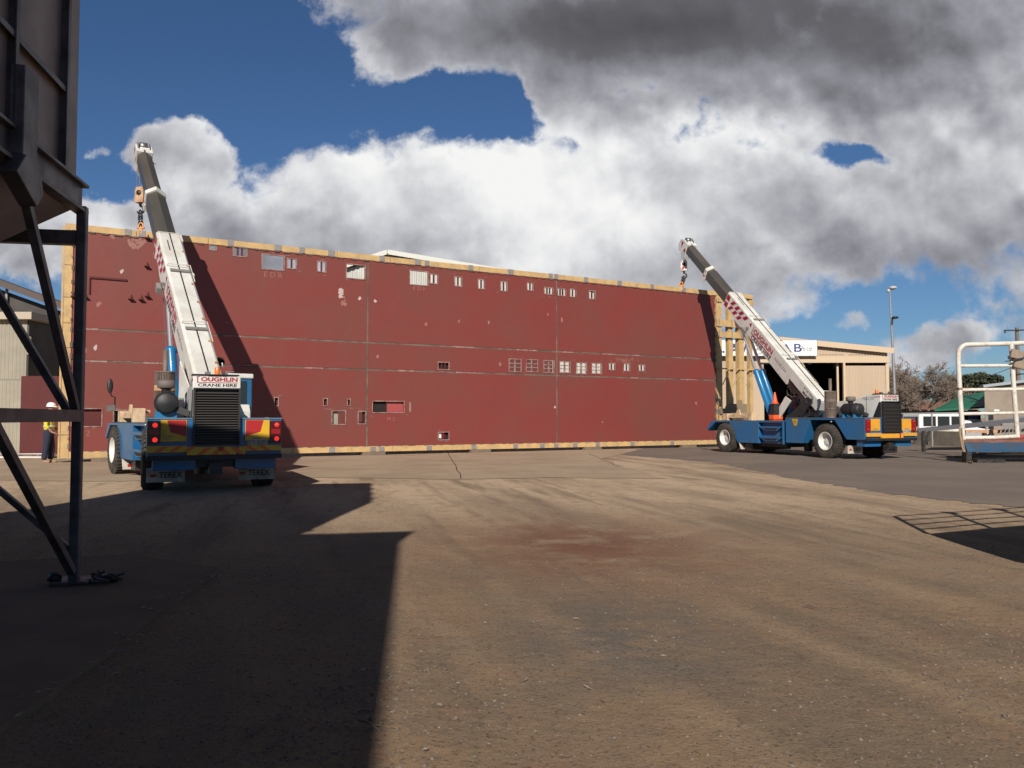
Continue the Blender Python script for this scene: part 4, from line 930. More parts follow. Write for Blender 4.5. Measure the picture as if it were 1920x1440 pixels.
    hk = [(0, 0, 0), (0, 0, -.10)]+[(.13*math.sin(t), 0, -.24+.13*math.cos(t)) for t in np.linspace(0, 4.4, 14)]
    P(MB().tube(hk, [.05, .045]+[.04]*9+[.045, .042, .035, .025, .015], 10), 'hook', 'chain', hb)
    return T, hw_

# the hook block height comes from where each one is seen in front of the wall top
lt = at(268, 288, 27.2); rt_ = at(1289, 460, 39.6)
hook_z = {'lit': at(260, 376, 27.2).z, 'plain': at(1276, 507, 39.8).z}
lp = at(392, 744, 17.9); rpv = at(1532, 752, 30.6)
left, lh = crane('nearer crane seen from behind, black grille, hazard striped bumper, lit red tail lamps', (-6.33, 16.75, 0), R(25), R(12), lp, lt, 'lit')
right, rh = crane('farther crane seen side on by the right end of the red wall, orange cone aboard', (12.3, 29.05, 0), R(24), 0, rpv, rt_, 'plain')

# chains from hook to the wall's top rail
def chain(p0, p1, lab, name='lifting_chain'):
    T = thing(name, lab, 'lifting chain', p1, 0, 'lifting chains between hooks and red wall')
    n = max(3, int((p0-p1).length/.2)); mb = MB()
    for i in range(n):
        c = (p0-p1)*((i+.5)/n); hh = (p0-p1).length/n*.72; w_ = .07
        ax = Vector((1, 0, 0)) if i % 2 else Vector((.25, .97, 0))
        pts = [c+ax*(w_*math.cos(t))+Vector((0, 0, hh*math.sin(t))) for t in np.linspace(0, 2*math.pi, 13)]
        mb.tube(pts, .024, 6, caps=False)
    mb.build('chain_link', M_['chain'], T)
    sh = MB().tube([(-.07, 0, .0), (-.07, 0, .10), (-.04, 0, .16), (0, 0, .18), (.04, 0, .16), (.07, 0, .10), (.07, 0, .0)], .022, 8).lathe([(.0, -.13), (.03, -.13), (.03, .13), (0, .13)], (0, 0, .0), (1, 0, 0), 10).box(-.045, .045, -.02, .02, -.22, .02)
    sh.build('shackle', M_['shack'], T)
for hpos, px, py, lab in ((lh, 264, 424, 'dark chain and orange shackle hanging from the left crane hook'), (rh, 1277, 546, 'dark chain and orange shackle hanging from the right crane hook')):
    x, z = wp(px, py); base = Vector((g0.x, g0.y, 0))+Vector((wd_.x, wd_.y, 0))*x+Vector((wn.x, wn.y, 0))*.02
    base.z = WH+.10
    top = Vector((hpos.x, hpos.y, hook_z['lit' if px < 900 else 'plain']-.36))
    chain(top, base, lab)

# traffic cone and toolbox on the right crane's deck
def on_crane(x, y, z): return rotz_m(R(24), (12.3, 29.05, 0)) @ Matrix.Translation((0, 2.1, 0)) @ Vector((x, y, z))
cp = at(1453, 757, 31.9)
T = thing('traffic_cone', 'orange traffic cone standing on the deck of the right crane beside its blue rams', 'traffic cone', cp, 0)
MB().lathe([(.0, 0), (.155, 0), (.15, .03), (.11, .03), (.10, .10), (.03, .44), (.022, .46), (0, .46)], (0, 0, 0), (0, 0, 1), 20).build('cone_body', M_['cone'], T)
tp_ = cp+Vector((.02, 0, -.24))
T = thing('plastic_crate', 'small orange crate with dark lid under the traffic cone on the right crane', 'crate', (cp.x+.03, cp.y, 1.33), R(20))
ch = cp.z-1.33
MB().box(-.22, .22, -.15, .15, 0, .03).box(-.03, .03, -.03, .03, .03, .1).box(-.22, .22, -.15, .15, .05, .22).build('crate_body', M_['cone'], T, .015)
MB().box(-.17, .17, -.13, .13, .221, ch-.004).build('crate_lid', M_['black'], T, .01)
# ------------------------------------------------------------------ dark silo on a braced frame at the left
post = gnd(139, 1092, .035)
hd = R(10.2); a_ = Vector((math.sin(hd), -math.cos(hd), 0)); b_ = Vector((-math.cos(hd), -math.sin(hd), 0))   # a: back towards camera, b: to the left
silo = thing('silo', 'dark grey steel silo on a braced steel frame at the left edge', 'silo', (post.x, post.y, .035), math.atan2(a_.y, a_.x)+math.pi/2)
# local frame of the silo: X = toward b reversed ... use explicit matrix: local x = -b (right), y = -a (away), z up
silo.rotation_euler = (0, 0, hd)      # x right, y away from the camera
ZB = 3.28; ZT = 6.1; Ls = 4.1; Ws = 4.4
def S(mb, name, m, bevel=0): return mb.build(name, M_[m], silo, bevel)
pw = .04
# posts: far right, near right, far left, near left
for x, y in ((0, 0), (0, -Ls), (-Ws, 0), (-Ws, -Ls)):
    S(MB().box(x-pw, x+pw, y-pw, y+pw, 0, ZB-.02).box(x-.15, x+.15, y-.15, y+.15, 0, .03), 'post', 'silop', .01)
S(MB().prism_z([(-Ws, -.03), (-Ws, -Ls), (-.05, -Ls), (-.05, -.03)], ZB+.16, ZT), 'bin', 'silo')
# hopper
hp_ = MB(); c = (-Ws/2, -Ls/2); s = .35; zz = 1.55
hp_.add([(-Ws+.05, -.05, ZB-.05), (-Ws+.05, -Ls+.05, ZB-.05), (-.05, -Ls+.05, ZB-.05), (-.05, -.05, ZB-.05), (c[0]-s, c[1]+s, zz), (c[0]-s, c[1]-s, zz), (c[0]+s, c[1]-s, zz), (c[0]+s, c[1]+s, zz)],
        [(0, 1, 5, 4), (1, 2, 6, 5), (2, 3, 7, 6), (3, 0, 4, 7), (4, 5, 6, 7), (0, 3, 2, 1)])
S(hp_, 'hopper', 'silo')
# ring beam: channel with flanges
for x0, x1, y0, y1 in ((-.07, .005, -Ls, .03), (-Ws-.05, -Ws+.04, -Ls, .06)):
    S(MB().box(x0, x1-.02, y0, y1, ZB-.04, ZB+.155).box(x0, x1+.03, y0, y1+.02, ZB+.156, ZB+.18).box(x0, x1+.03, y0, y1+.02, ZB-.075, ZB-.045), 'ring_beam', 'silop')
S(MB().box(-Ws, -.05, .0, .05, ZB-.04, ZB+.155), 'ring_beam', 'silop')
# ribs on the right side
for k, t in enumerate((.43, 1.4, 2.4, 3.4)):
    S(MB().box(-.049, .01, -t-.01, -t+.01, ZB+.181, ZT).box(.01, .02, -t-.04, -t+.01, ZB+.181, ZT), 'rib', 'silop')
S(MB().box(-.049, .0, -Ls+.02, -.445, 4.12, 4.135).box(.0, .008, -Ls+.02, -.445, 4.09, 4.135), 'rib', 'silop')
# near column with its gusset
s1 = 1.28
S(MB().box(-.02, .08, -s1-.16, -s1+.09, ZB-.02, ZB+.62).prism_x([(-s1-.16, ZB-.02), (-s1+.09, ZB-.02), (-s1+.17, ZB-.22), (-s1+.05, ZB-.34), (-s1-.3, ZB-.18)], -.02, .10), 'gusset_column', 'silop', .008)
# braces in the right side plane and the far plane
bw = .06
zm = 1.43
S(MB().bar((.0, -Ls, zm), (.0, -pw, zm), .08, .10), 'brace', 'silop')
S(MB().bar((.0, -s1+.10, ZB-.26), (.0, -.06, zm+.05), bw), 'brace', 'silop')
S(MB().bar((-.01, -Ls, zm-.1), (-.01, -.05, .12), bw, .06) if False else MB().bar((-.0, -1.62, zm-.03), (.0, -.06, .10), bw), 'brace', 'silop')
S(MB().bar((-Ws+.1, 0, zm), (-pw, 0, zm), .07, .07) if False else MB().bar((-.95, 0, 2.98), (-.05, 0, 1.42), bw), 'brace', 'silop')
S(MB().bar((-Ws, 0, 2.98), (-pw, 0, 2.98), .09, .12), 'brace', 'silop')
S(MB().bar((-1.9, 0, 2.35), (-.05, 0, .30), bw) if False else MB().bar((-1.15, 0, 1.30), (-.04, 0, .28), bw*.8), 'brace', 'silop')
S(MB().bar((-Ws, 0, 1.4), (-1.0, 0, 3.0), bw), 'brace', 'silop')
# clutter at the foot of the post
T = thing('scrap_chain', 'small tangle of chain and rags at the foot of the silo post', 'scrap', (post.x, post.y, .035))
mb = MB(); rr = random.Random(5)
for _ in range(7):
    p = [Vector((rr.uniform(.10, .35), rr.uniform(-.1, .1), .03))]
    for _ in range(6): p.append(p[-1]+Vector((rr.uniform(-.06, .06), rr.uniform(-.05, .05), rr.uniform(-.03, .03)))); p[-1].z = max(.015, p[-1].z)
    mb.tube(p, .011, 6)
mb.build('chain_loop', M_['oily'], T)
MB().ico((-.14, -.05, .05), .055, (1, 1, .8), 10, .2).ico((.28, .05, .03), .06, (1.6, 1, .5), 10, .25).build('rag', M_['black'], T)

# ------------------------------------------------------------------ behind the camera: the shed whose roof throws the big shadow
el = math.tan(SUN_EL); sx_, sy_ = math.sin(SUN_AZ), math.cos(SUN_AZ)
def caster(gpt, h):                     # where something at height h must stand to shade that ground point
    k = h/el; return Vector((gpt.x-sx_*k, gpt.y-sy_*k, h))
HB = 6.0
pA = caster(gnd(780, 995), HB); pB = caster(gnd(748, 1018), HB-.05); pC = caster(gnd(695, 1440), HB-.1)
dr = Vector((pC.x-pB.x, pC.y-pB.y)).normalized()
sh = thing('workshop', 'tall dark workshop behind the camera whose roof throws the big shadow', 'building', (pB.x, pB.y, 0), math.atan2(dr.y, dr.x)+math.pi/2)
def K(mb, name, m): return mb.build(name, M_[m], sh)
K(MB().box(-14, -.02, -22, -.6, 0, HB-.15), 'wall', 'shdark')
K(MB().box(-14, .0, -22, 0, HB-.14, HB), 'roof', 'galvs')
nrel = sh.rotation_euler.z
q = Matrix.Rotation(-nrel, 3, 'Z') @ (pA-pB)
K(MB().prism_z([(0.001, -.02), (q.x, q.y), (-1.9, q.y-.05), (-1.9, -.02)], HB-.1, HB-.02), 'gutter_end', 'galvs')
# made-up round drum out of view, added to shade the yard's far left
t0 = caster(gnd(118, 962), 4.8)
tk = thing('shadow_drum', 'made-up round drum beside the silo, added out of view to cast shade', 'shadow_caster', (t0.x-2.6, t0.y-1.6, 0))
MB().lathe([(0, 0), (2.5, 0), (2.5, 4.6), (1.2, 4.9), (0, 5.0)], (0, 0, 0), (0, 0, 1), 40).build('drum_shell', M_['galvs'], tk)

# ------------------------------------------------------------------ right: stock crate trailer just outside the frame, its shadow falls in
c0 = gnd(1740, 1000); c1 = gnd(1920, 1030); c2 = gnd(1920, 985)
HS = 1.45
o0, o1, o2 = caster(c0, HS), caster(c1, HS), caster(c2, HS)
u1 = (o1-o0); u1.z = 0; u1.normalize(); u2 = (o2-o0); u2.z = 0; u2.normalize()
tr = thing('cage_trailer', 'trailer with solid side and pipe rail, outside the right edge, known by its shadow', 'trailer', (o0.x, o0.y, 0))
f1, f2 = 3.2, 5.0
mb = MB(); mb.prism_z([(0, 0), tuple((u2*f2).xy), tuple((u2*f2+u1*f1).xy), tuple((u1*f1).xy)], .35, HS)
mb.build('tray', M_['blue'], tr)
topz = HS+.98; lean = Vector((.30, 0, 0)); up_ = Vector((0, 0, .98))
def rl(a, b, r, name='rail'): MB().tube([a, b], r, 8).build(name, M_['cage'], tr)
zz0 = Vector((0, 0, HS))
for t in (0, 1.16, 2.3, 3.5, 4.7): rl(zz0+u2*t, zz0+u2*t+lean+up_, .035, 'upright')
for k in (.22, .48, .74, 1): rl(zz0+(lean+up_)*k, zz0+u2*f2+(lean+up_)*k, .02)
for t in (1.16, 2.3): MB().bar(zz0+u2*t+(lean+up_)*.92, zz0+u2*t+(lean+up_)*1.02, .16).build('hinge_box', M_['cage'], tr)
for dx_, dy_ in ((1.2, .8), (3.8, .8), (1.2, 2.4), (3.8, 2.4)):
    cpt = u2*dx_+u1*dy_; MB().lathe([(.0, -.1), (.33, -.1), (.36, 0), (.33, .1), (0, .1)], (cpt.x, cpt.y, .36), u1, 20).build('wheel', M_['tyre'], tr)

# ------------------------------------------------------------------ sheds
def corr(mb, x0, x1, z0, z1f, y, pitch=.2, dep=.03, z0f=None):
    n = max(2, int((x1-x0)/(pitch/4))); prof = [0, 0, 1, 1]
    vs_ = []; 
    for i in range(n+1):
        x = x0+(x1-x0)*i/n; yy = y-(dep if prof[i % 4] else 0)
        vs_ += [(x, yy, z0f(x) if z0f else z0), (x, yy, z1f(x) if callable(z1f) else z1f)]
    mb.add(vs_, [(2*i, 2*i+2, 2*i+3, 2*i+1) for i in range(n)])
    return mb
# cream shed at the right
YS = 55.0
def X_(px, Y=YS): return at(px, 700, Y).x
def Z_(py, Y=YS): return at(960, py, Y).z
xl, xr_ = X_(1322), X_(1664); xap = X_(1440)
zap, zer, zel = Z_(632), Z_(654), Z_(652)
def roofz(x): return zap+(zer-zap)*(x-xap)/(xr_-xap) if x > xap else zap+(zel-zap)*(xap-x)/(xap-xl)
cs = thing('cream_shed', 'cream corrugated shed with wide dark doorway behind the right crane', 'building', (0, 0, 0))
def C_(mb, name, m): return mb.build(name, M_[m] if isinstance(m, str) else m, cs)
dx0, dx1, dz = X_(1432), X_(1578), Z_(679)
mb = MB(); corr(mb, xl, xr_, dz, roofz, YS)
corr(mb, xl, dx0, 0, dz, YS); corr(mb, dx1+.15, xr_, 0, dz-.25, YS-.05); C_(mb, 'wall', 'corr')
C_(MB().box(xr_-.02, xr_, YS+.01, YS+18, 0, zer-.1).box(xl, xl+.02, YS+.01, YS+18, 0, zel-.1).box(xl, xr_, YS+17.9, YS+18, 0, zer-.1), 'wall', 'corr')
C_(MB().box(dx0-.3, xr_+.05, YS-.22, YS-.08, dz-.05, dz+.38).box(xr_-.16, xr_+.05, YS-.12, YS-.06, 0, dz-.1), 'door_head', 'corrt')
rf = MB(); rf.add([(xl-.3, YS-.35, zel+.02), (xap, YS-.35, zap+.06), (xr_+.3, YS-.35, zer+.02), (xr_+.3, YS+18, zer+.02), (xap, YS+18, zap+.06), (xl-.3, YS+18, zel+.02)], [(0, 1, 4, 5), (1, 2, 3, 4)]); C_(rf, 'roof', 'galvs')
C_(MB().bar((xap, YS-.36, zap-.14), (xr_+.3, YS-.36, zer-.16), .06, .38).bar((xl-.3, YS-.36, zel-.16), (xap, YS-.36, zap-.14), .06, .38), 'barge_board', 'corrt')
C_(MB().box(dx0-2, dx1+3, YS+9, YS+9.1, 0, dz+.49).box(dx0-2, dx0-1.9, YS+.1, YS+9, 0, dz).box(dx1+3, dx1+3.1, YS+.1, YS+9, 0, dz).box(dx0-2, dx1+3, YS+.1, YS+9, dz+.5, dz+.6), 'interior_lining', 'inside')
C_(MB().box(dx1-.25, dx1-.12, YS+.2, YS+.35, 0, dz).box(dx1, dx1+.14, YS-.3, YS-.1, 0, dz-.05), 'door_frame', 'corrt')
mb = MB()
for i in range(34):
    if i in (14, 15): continue
    x = X_(1537)+i*.125; mb.box(x, x+.05, YS-.05, YS-.032, roofz(X_(1500))-1.02, roofz(X_(1500))-.99)
C_(mb, 'vent_slot', 'dark')
C_(MB().box(X_(1460), X_(1487), YS+6, YS+6.1, Z_(753), Z_(736)), 'inner_beam', mat('grey_inner_beam', (.07, .07, .075), .6))
# sign board on it
sg = thing('shop_sign', 'long white sign board with navy serif letters on the front of the cream shed', 'sign', (0, YS-.55, 0))
sx0, sx1, sz0, sz1 = X_(1346, YS-.5), X_(1532, YS-.5), Z_(667, YS-.5), Z_(638, YS-.5)
MB().box(sx0, sx1, 0, .06, sz0, sz1).build('board', M_['signw'], sg, .01)
MB().box(sx0-.03, sx1+.03, -.01, .07, sz1, sz1+.03).box(sx0-.03, sx1+.03, -.01, .07, sz0-.03, sz0).box(sx1, sx1+.03, -.01, .07, sz0, sz1).build('sign_edge', M_['galv'], sg)
def ST(s_, px, py, size, m, width=None, bold=.02, shear=0): text(s_, size, M_[m], sg, frame((X_(px, YS-.55), -.004, Z_(py, YS-.55)), (1, 0, 0), (0, 0, 1)), ext=.002, width=width, bold=bold, shear=shear)
ST('.', 1357, 653, 1.0, 'navy'); ST('A', 1377, 655, .95, 'navy', .85, .03); ST('W', 1400, 655, .95, 'navy', 1.0, .03)
ST('A', 1475, 654, .80, 'navy', .7, .01); ST('B', 1496, 653, .78, 'navy', .52, .008); ST('Pty Ltd', 1512, 654, .42, 'greytxt', .78, .002, .35)
MB().lathe([(.30, 0), (.34, 0), (.34, .004), (.30, .004)], (X_(1422, YS-.55), -.005, Z_(655, YS-.55)), (0, -1, 0), 28).build('sign_logo', M_['greytxt'], sg)
ST('A', 1422, 655, .4, 'greytxt', .35, .005)

# pale shed whose gable shows over the red wall
YC = 52.0
wsd = thing('pale_shed', 'large pale corrugated shed with low gable showing above the red wall', 'building')
gx = [at(645, 500, YC), at(728, 471, YC), at(1230, 556, YC)]
def wr(x): return gx[0].z+(gx[1].z-gx[0].z)*(x-gx[0].x)/(gx[1].x-gx[0].x) if x < gx[1].x else gx[1].z+(gx[2].z-gx[1].z)*(x-gx[1].x)/(gx[2].x-gx[1].x)
mb = MB(); corr(mb, gx[0].x, gx[2].x, 0, lambda x: wr(x)-.30, YC, .30, .05); mb.build('wall', M_['wcorr'], wsd)
MB().box(gx[0].x, gx[0].x+.05, YC+.01, YC+20, 0, gx[0].z-.4).box(gx[2].x-.05, gx[2].x, YC+.01, YC+20, 0, gx[2].z-.4).build('wall', M_['wcorr'], wsd)
mb = MB(); e0 = .5
mb.add([(gx[0].x-e0, YC-.4, gx[0].z-.1), (gx[1].x, YC-.4, gx[1].z), (gx[2].x+e0, YC-.4, gx[2].z), (gx[2].x+e0, YC+20, gx[2].z), (gx[1].x, YC+20, gx[1].z), (gx[0].x-e0, YC+20, gx[0].z-.1)], [(0, 1, 4, 5), (1, 2, 3, 4)]); mb.build('roof', M_['galvs'], wsd)
MB().bar((gx[1].x, YC-.42, gx[1].z-.13), (gx[2].x+e0, YC-.42, gx[2].z-.13), .05, .30).bar((gx[0].x-e0, YC-.42, gx[0].z-.23), (gx[1].x, YC-.42, gx[1].z-.13), .05, .30).build('barge_board', mat('pale_barge', (.55, .55, .50), .5), wsd)

# red sheets stacked upright behind the wall, seen through its openings
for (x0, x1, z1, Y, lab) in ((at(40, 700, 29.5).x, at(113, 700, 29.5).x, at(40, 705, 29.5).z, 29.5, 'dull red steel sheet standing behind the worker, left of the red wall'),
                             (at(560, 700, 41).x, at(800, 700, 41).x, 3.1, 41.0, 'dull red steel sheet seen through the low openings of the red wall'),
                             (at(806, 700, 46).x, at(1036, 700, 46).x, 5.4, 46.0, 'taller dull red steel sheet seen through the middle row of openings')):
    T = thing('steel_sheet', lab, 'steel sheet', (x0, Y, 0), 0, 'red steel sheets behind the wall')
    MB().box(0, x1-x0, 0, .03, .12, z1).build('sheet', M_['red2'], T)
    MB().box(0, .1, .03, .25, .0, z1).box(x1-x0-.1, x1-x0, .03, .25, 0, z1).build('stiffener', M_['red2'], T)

# dark gabled shed and beige lean-to at far left
YL = 40.0
dsd = thing('dark_shed', 'dark weathered shed with sloping roof behind the left end of the red wall', 'building')
p0, p1 = at(-160, 470, YL), at(116, 572, YL)
MB().prism_y([(p0.x, 0), (p1.x+.6, 0), (p1.x+.6, p1.z-.55), (p0.x, p0.z-.4)], YL, YL+.1).build('wall', M_['shdark'], dsd)
MB().bar((p0.x, YL-.3, p0.z), (p1.x+.6, YL-.3, p1.z-.2), .9, .30).build('roof', mat('dark_fascia', (.10, .075, .065), .7), dsd)
x = at(13, 560, YL-.1).x; MB().tube([(x, YL-.12, 4), (x, YL-.12, at(13, 530, YL).z)], .07, 8).build('downpipe', M_['galv'], dsd)
YB = 33.5
lsd = thing('beige_shed', 'beige corrugated lean-to behind the silo braces at the left edge', 'building')
xa_, xb_ = at(-260, 600, YB).x, at(52, 600, YB).x; zt_ = at(30, 600, YB).z
mb = MB(); corr(mb, xa_, xb_, at(30, 712, YB).z, zt_, YB, .16, .025); corr(mb, xa_, at(41, 800, YB).x, 0, at(30, 712, YB).z-.02, YB-.1, .16, .025); mb.build('wall', M_['beige'], lsd)
MB().box(xa_, at(68, 600, YB).x, YB-.35, YB+1.5, zt_, zt_+.3).build('fascia', mat('beige_fascia', (.45, .38, .29), .6), lsd)
MB().tube([(at(55, 640, YB-.1).x, YB-.12, at(55, 632, YB).z), (at(56, 640, YB-.1).x, YB-.12, at(55, 665, YB).z)], .09, 8).build('downpipe', M_['corrt'], lsd)
MB().box(xb_, xb_+.05, YB+.03, YB+6, 0, zt_).build('wall', M_['shdark'], lsd)
T = tag(MB().tube([at(-30, 856, 29.0), at(88, 855, 29.0)], .10, 12).build('steel_pipe', M_['signw']), 'long white pipe lying low across the ground behind the worker', 'pipe')
T = thing('pallet_rack', 'low rusty steel packers under the white pipe at the far left', 'packer', (at(0, 860, 29).x, 29, 0))
MB().box(-1, 2.2, -.1, .1, .05, .13).box(-.9, -.8, -.3, .3, 0, .05).box(2.0, 2.1, -.3, .3, 0, .05).build('runner', M_['exh'], T)

# ------------------------------------------------------------------ trees
def bare_tree(loc, H, seed, lab, spread=.75, lv=6):
    r_ = random.Random(seed); T = thing('bare_tree', lab, 'tree', loc, 0, 'bare winter trees behind the sheds')
    trunk, crown = MB(), MB()
    def grow(p, d, l, r, k):
        n = 3; pts = [p]; dd = d.copy()
        for _ in range(n):
            dd = (dd+Vector((r_.gauss(0, .13), r_.gauss(0, .13), r_.gauss(.03, .08)))).normalized(); pts.append(pts[-1]+dd*(l/n))
        (trunk if k < 2 else crown).tube(pts, [r*(1-.35*i/n) for i in range(n+1)], 5 if k < 3 else 3, caps=False)
        if k >= lv: return
        for i in range(r_.choice((3, 3, 4)) if k else 4):
            a = Vector((r_.gauss(0, 1), r_.gauss(0, 1), r_.gauss(.2, .6))).normalized()
            grow(pts[r_.choice((-1, -1, -2, -3) if k else (-1, -1, -2))], (dd*.62+a*spread).normalized(), l*r_.uniform(.58, .82), max(r*.58, .017), k+1)
    grow(Vector((0, 0, 0)), Vector((0, 0, 1)), H*.30, H*.022, 0)
    trunk.build('trunk', M_['twig'], T); crown.build('crown', M_['twig'], T); return T
def tree_at(px, pytop, Y, **k):
    p = at(px, 783, Y); return (p.x, Y, 0), at(px, pytop, Y).z
for i, (px, py, Y, lab) in enumerate([(1668, 668, 78, 'bare tree right beside the cream shed wall, behind the lamp mast'), (1703, 676, 84, 'bare tree second from the cream shed, behind the white van'),
                                      (1738, 684, 80, 'bare tree with a pale crooked crown, left of the green roof'), (1772, 690, 92, 'smallest bare tree, standing against the green roof'),
                                      (1650, 690, 96, 'bare tree mostly hidden behind the cream shed corner'), (1720, 700, 100, 'bare tree farthest back above the white van')]):
    (loc, H) = tree_at(px, py, Y); bare_tree(loc, H*1.18, 20+i, lab, .80, 7 if i < 3 else 6)
(loc, H) = tree_at(1492, 618, 82); bare_tree(loc, H*1.02, 41, 'bare treetop rising behind the white sign of the cream shed', .7)
def leafy(loc, H, Rr, seed, lab, n=6500, z0=.35):
    r_ = np.random.default_rng(seed); T = thing('evergreen_tree', lab, 'tree', loc)
    MB().tube([(0, 0, 0), (.1, 0, H*.3), (0, 0, H*.6)], [H*.05, H*.04, H*.02], 8).tube([(0, 0, H*.3), (Rr*.5, 0, H*.65)], [H*.03, .05], 6).tube([(0, 0, H*.3), (-Rr*.5, .2, H*.62)], [H*.03, .05], 6).build('trunk', M_['twig'], T)
    cl = [(r_.uniform(-1, 1)*Rr*.75, r_.uniform(-1, 1)*Rr*.6, H*(z0+(1-z0)*r_.uniform(.15, .85)), Rr*r_.uniform(.22, .42)) for _ in range(26)]
    mb = MB()
    for i in range(n):
        c = cl[i % len(cl)]; v = r_.normal(size=3); v /= np.linalg.norm(v); v *= c[3]*r_.random()**.33; q = Vector((c[0]+v[0], c[1]+v[1], min(c[2]+v[2]*.75, H)))
        d1 = Vector(r_.normal(size=3)).normalized()*.22; d2 = Vector(r_.normal(size=3)).normalized()*.14
        mb.add([q-d1, q-d2, q+d1, q+d2], [(0, 1, 2, 3)])
    mb.build('crown', M_['leaf'], T); return T
(loc, H) = tree_at(1828, 698, 95); leafy(loc, H, 3.2, 1, 'dark rounded evergreen tree behind the green roof and pipe rail', 7000, .5)
(loc, H) = tree_at(1788, 712, 98); leafy(loc, H, 1.8, 2, 'smaller dark evergreen left of the rounded one', 3000, .5)

# ------------------------------------------------------------------ right background
YG = 70.0
gs = thing('green_roof_shed', 'low shed with green roof between the bare trees and the tan building', 'building')
a, b, c, d = at(1752, 768, YG), at(1846, 762, YG), at(1850, 734, YG+6), at(1800, 742, YG+6)
MB().add([a, b, c, d]+[p-Vector((0, 0, .15)) for p in (a, b, c, d)], [(0, 1, 2, 3), (7, 6, 5, 4), (0, 4, 5, 1)]).build('roof', M_['green'], gs)
MB().box(a.x+.3, b.x, YG+.6, YG+6, 0, a.z-.1).build('wall', mat('dark_purple_wall', (.06, .045, .05), .8), gs)
MB().box(at(1822, 780, YG).x, at(1840, 780, YG).x, YG+.5, YG+.59, .3, at(1822, 768, YG).z).build('door', mat('grey_door', (.22, .22, .24), .6), gs)
YT = 62.0
tb = thing('tan_building', 'plain tan walled building at the right edge behind the white pipe cage', 'building')
x0, x1 = at(1845, 700, YT).x, at(2050, 700, YT).x; za, zb2 = at(1845, 727, YT).z, at(2050, 700, YT).z
MB().add([(x0, YT, 0), (x1, YT, 0), (x1, YT, zb2), (x0, YT, za), (x0+8.5, YT+14, 0), (x1+8.5, YT+14, 0), (x1+8.5, YT+14, zb2), (x0+8.5, YT+14, za)], [(0, 1, 2, 3), (7, 6, 5, 4), (0, 3, 7, 4), (1, 5, 6, 2), (3, 2, 6, 7)]).build('wall', M_['tanwall'], tb)
MB().bar((x0-.3, YT-.15, za+.1), (x1, YT-.15, zb2+.1), .5, .2).build('roof', M_['galvs'], tb)
MB().box(at(1853, 780, YT).x, at(1862, 780, YT).x, YT-.05, YT-.002, 0, at(1853, 771, YT).z).build('window', M_['glass'], tb)
MB().box(at(1862, 768, YT).x, at(1872, 768, YT).x, YT-.12, YT-.002, at(1862, 771, YT).z, at(1862, 768, YT).z).build('wall_lamp', M_['signw'], tb)
bb = thing('brick_house', 'low house with pale fascia behind the bare trees and fence rail', 'building')
YH = 88; x0, x1 = at(1706, 780, YH).x, at(1800, 780, YH).x; zt = at(1700, 768, YH).z
MB().box(x0, x1, YH, YH+8, 0, zt).build('wall', mat('buff_brick', (.36, .27, .18), .85), bb)
MB().prism_y([(x0-.5, zt+.002), (x1+.5, zt+.002), (x1-1, zt+.9), (x0+1, zt+.9)], YH-.3, YH+8).build('roof', mat('brown_tile', (.16, .085, .06), .8), bb)
# vans
def van(loc, rz, lab, Lg=4.8, Hh=2.0, kind='van'):
    T = thing(kind if kind != 'van' else 'parked_van', lab, kind.replace('_', ' ').replace('parked ', ''), loc, rz, 'white vehicles parked by the fence')
    if kind == 'van': pr = [(0, .35), (Lg, .35), (Lg, 1.0), (Lg-.9, 1.15), (Lg-1.5, Hh-.05), (Lg-1.9, Hh), (.1, Hh), (0, Hh-.15)]
    else: pr = [(0, .35), (Lg, .35), (Lg, .8), (Lg-1.2, .95), (Lg-1.8, Hh-.05), (Lg-2.3, Hh), (.9, Hh), (.2, .98), (0, .95)]
    MB().prism_y(pr, -.85, .85).build('body', M_['vanw'], T, .05)
    zc = 1.1 if kind == 'van' else .98
    w_ = MB()
    for s in (-1, 1):
        if kind == 'van': spans = ((.3, 1.3), (1.45, 2.4), (2.55, 3.4))
        else: spans = ((1.0, 1.6), (1.7, 2.5))
        for p, q_ in spans: w_.box(p, q_, min(s*.85, s*.862), max(s*.85, s*.862), zc, Hh-.22)
    w_.box(-.012, -.002, -.7, .7, zc, Hh-.25)
    w_.build('window', M_['glass'], T)
    for x in (.9, Lg-.9):
        for s in (-1, 1): MB().lathe([(.2, -.1), (.31, -.1), (.33, 0), (.31, .1), (.2, .1), (0, .1)], (x, s*.8, .33), (0, s, 0), 20).build('wheel', M_['tyre'], T)
    for s in (-1, 1): MB().box(-.02, -.001, s*.68-.08, s*.68+.08, .75, 1.0).build('tail_lamp', M_['lens'], T)
YV = 56
van((at(1708, 800, YV).x, YV, -.25), R(12), 'white van with dark side windows parked behind the fence, nearest the cream shed')
van((at(1752, 800, YV+4).x, YV+4, -.25), R(15), 'lower white car parked behind the fence right of the van', 4.3, 1.5, 'parked_car')
van((at(1775, 800, YV+10).x, YV+10, -.2), R(10), 'white car farthest right, half hidden by the pipe cage post', 4.3, 1.5, 'parked_car')
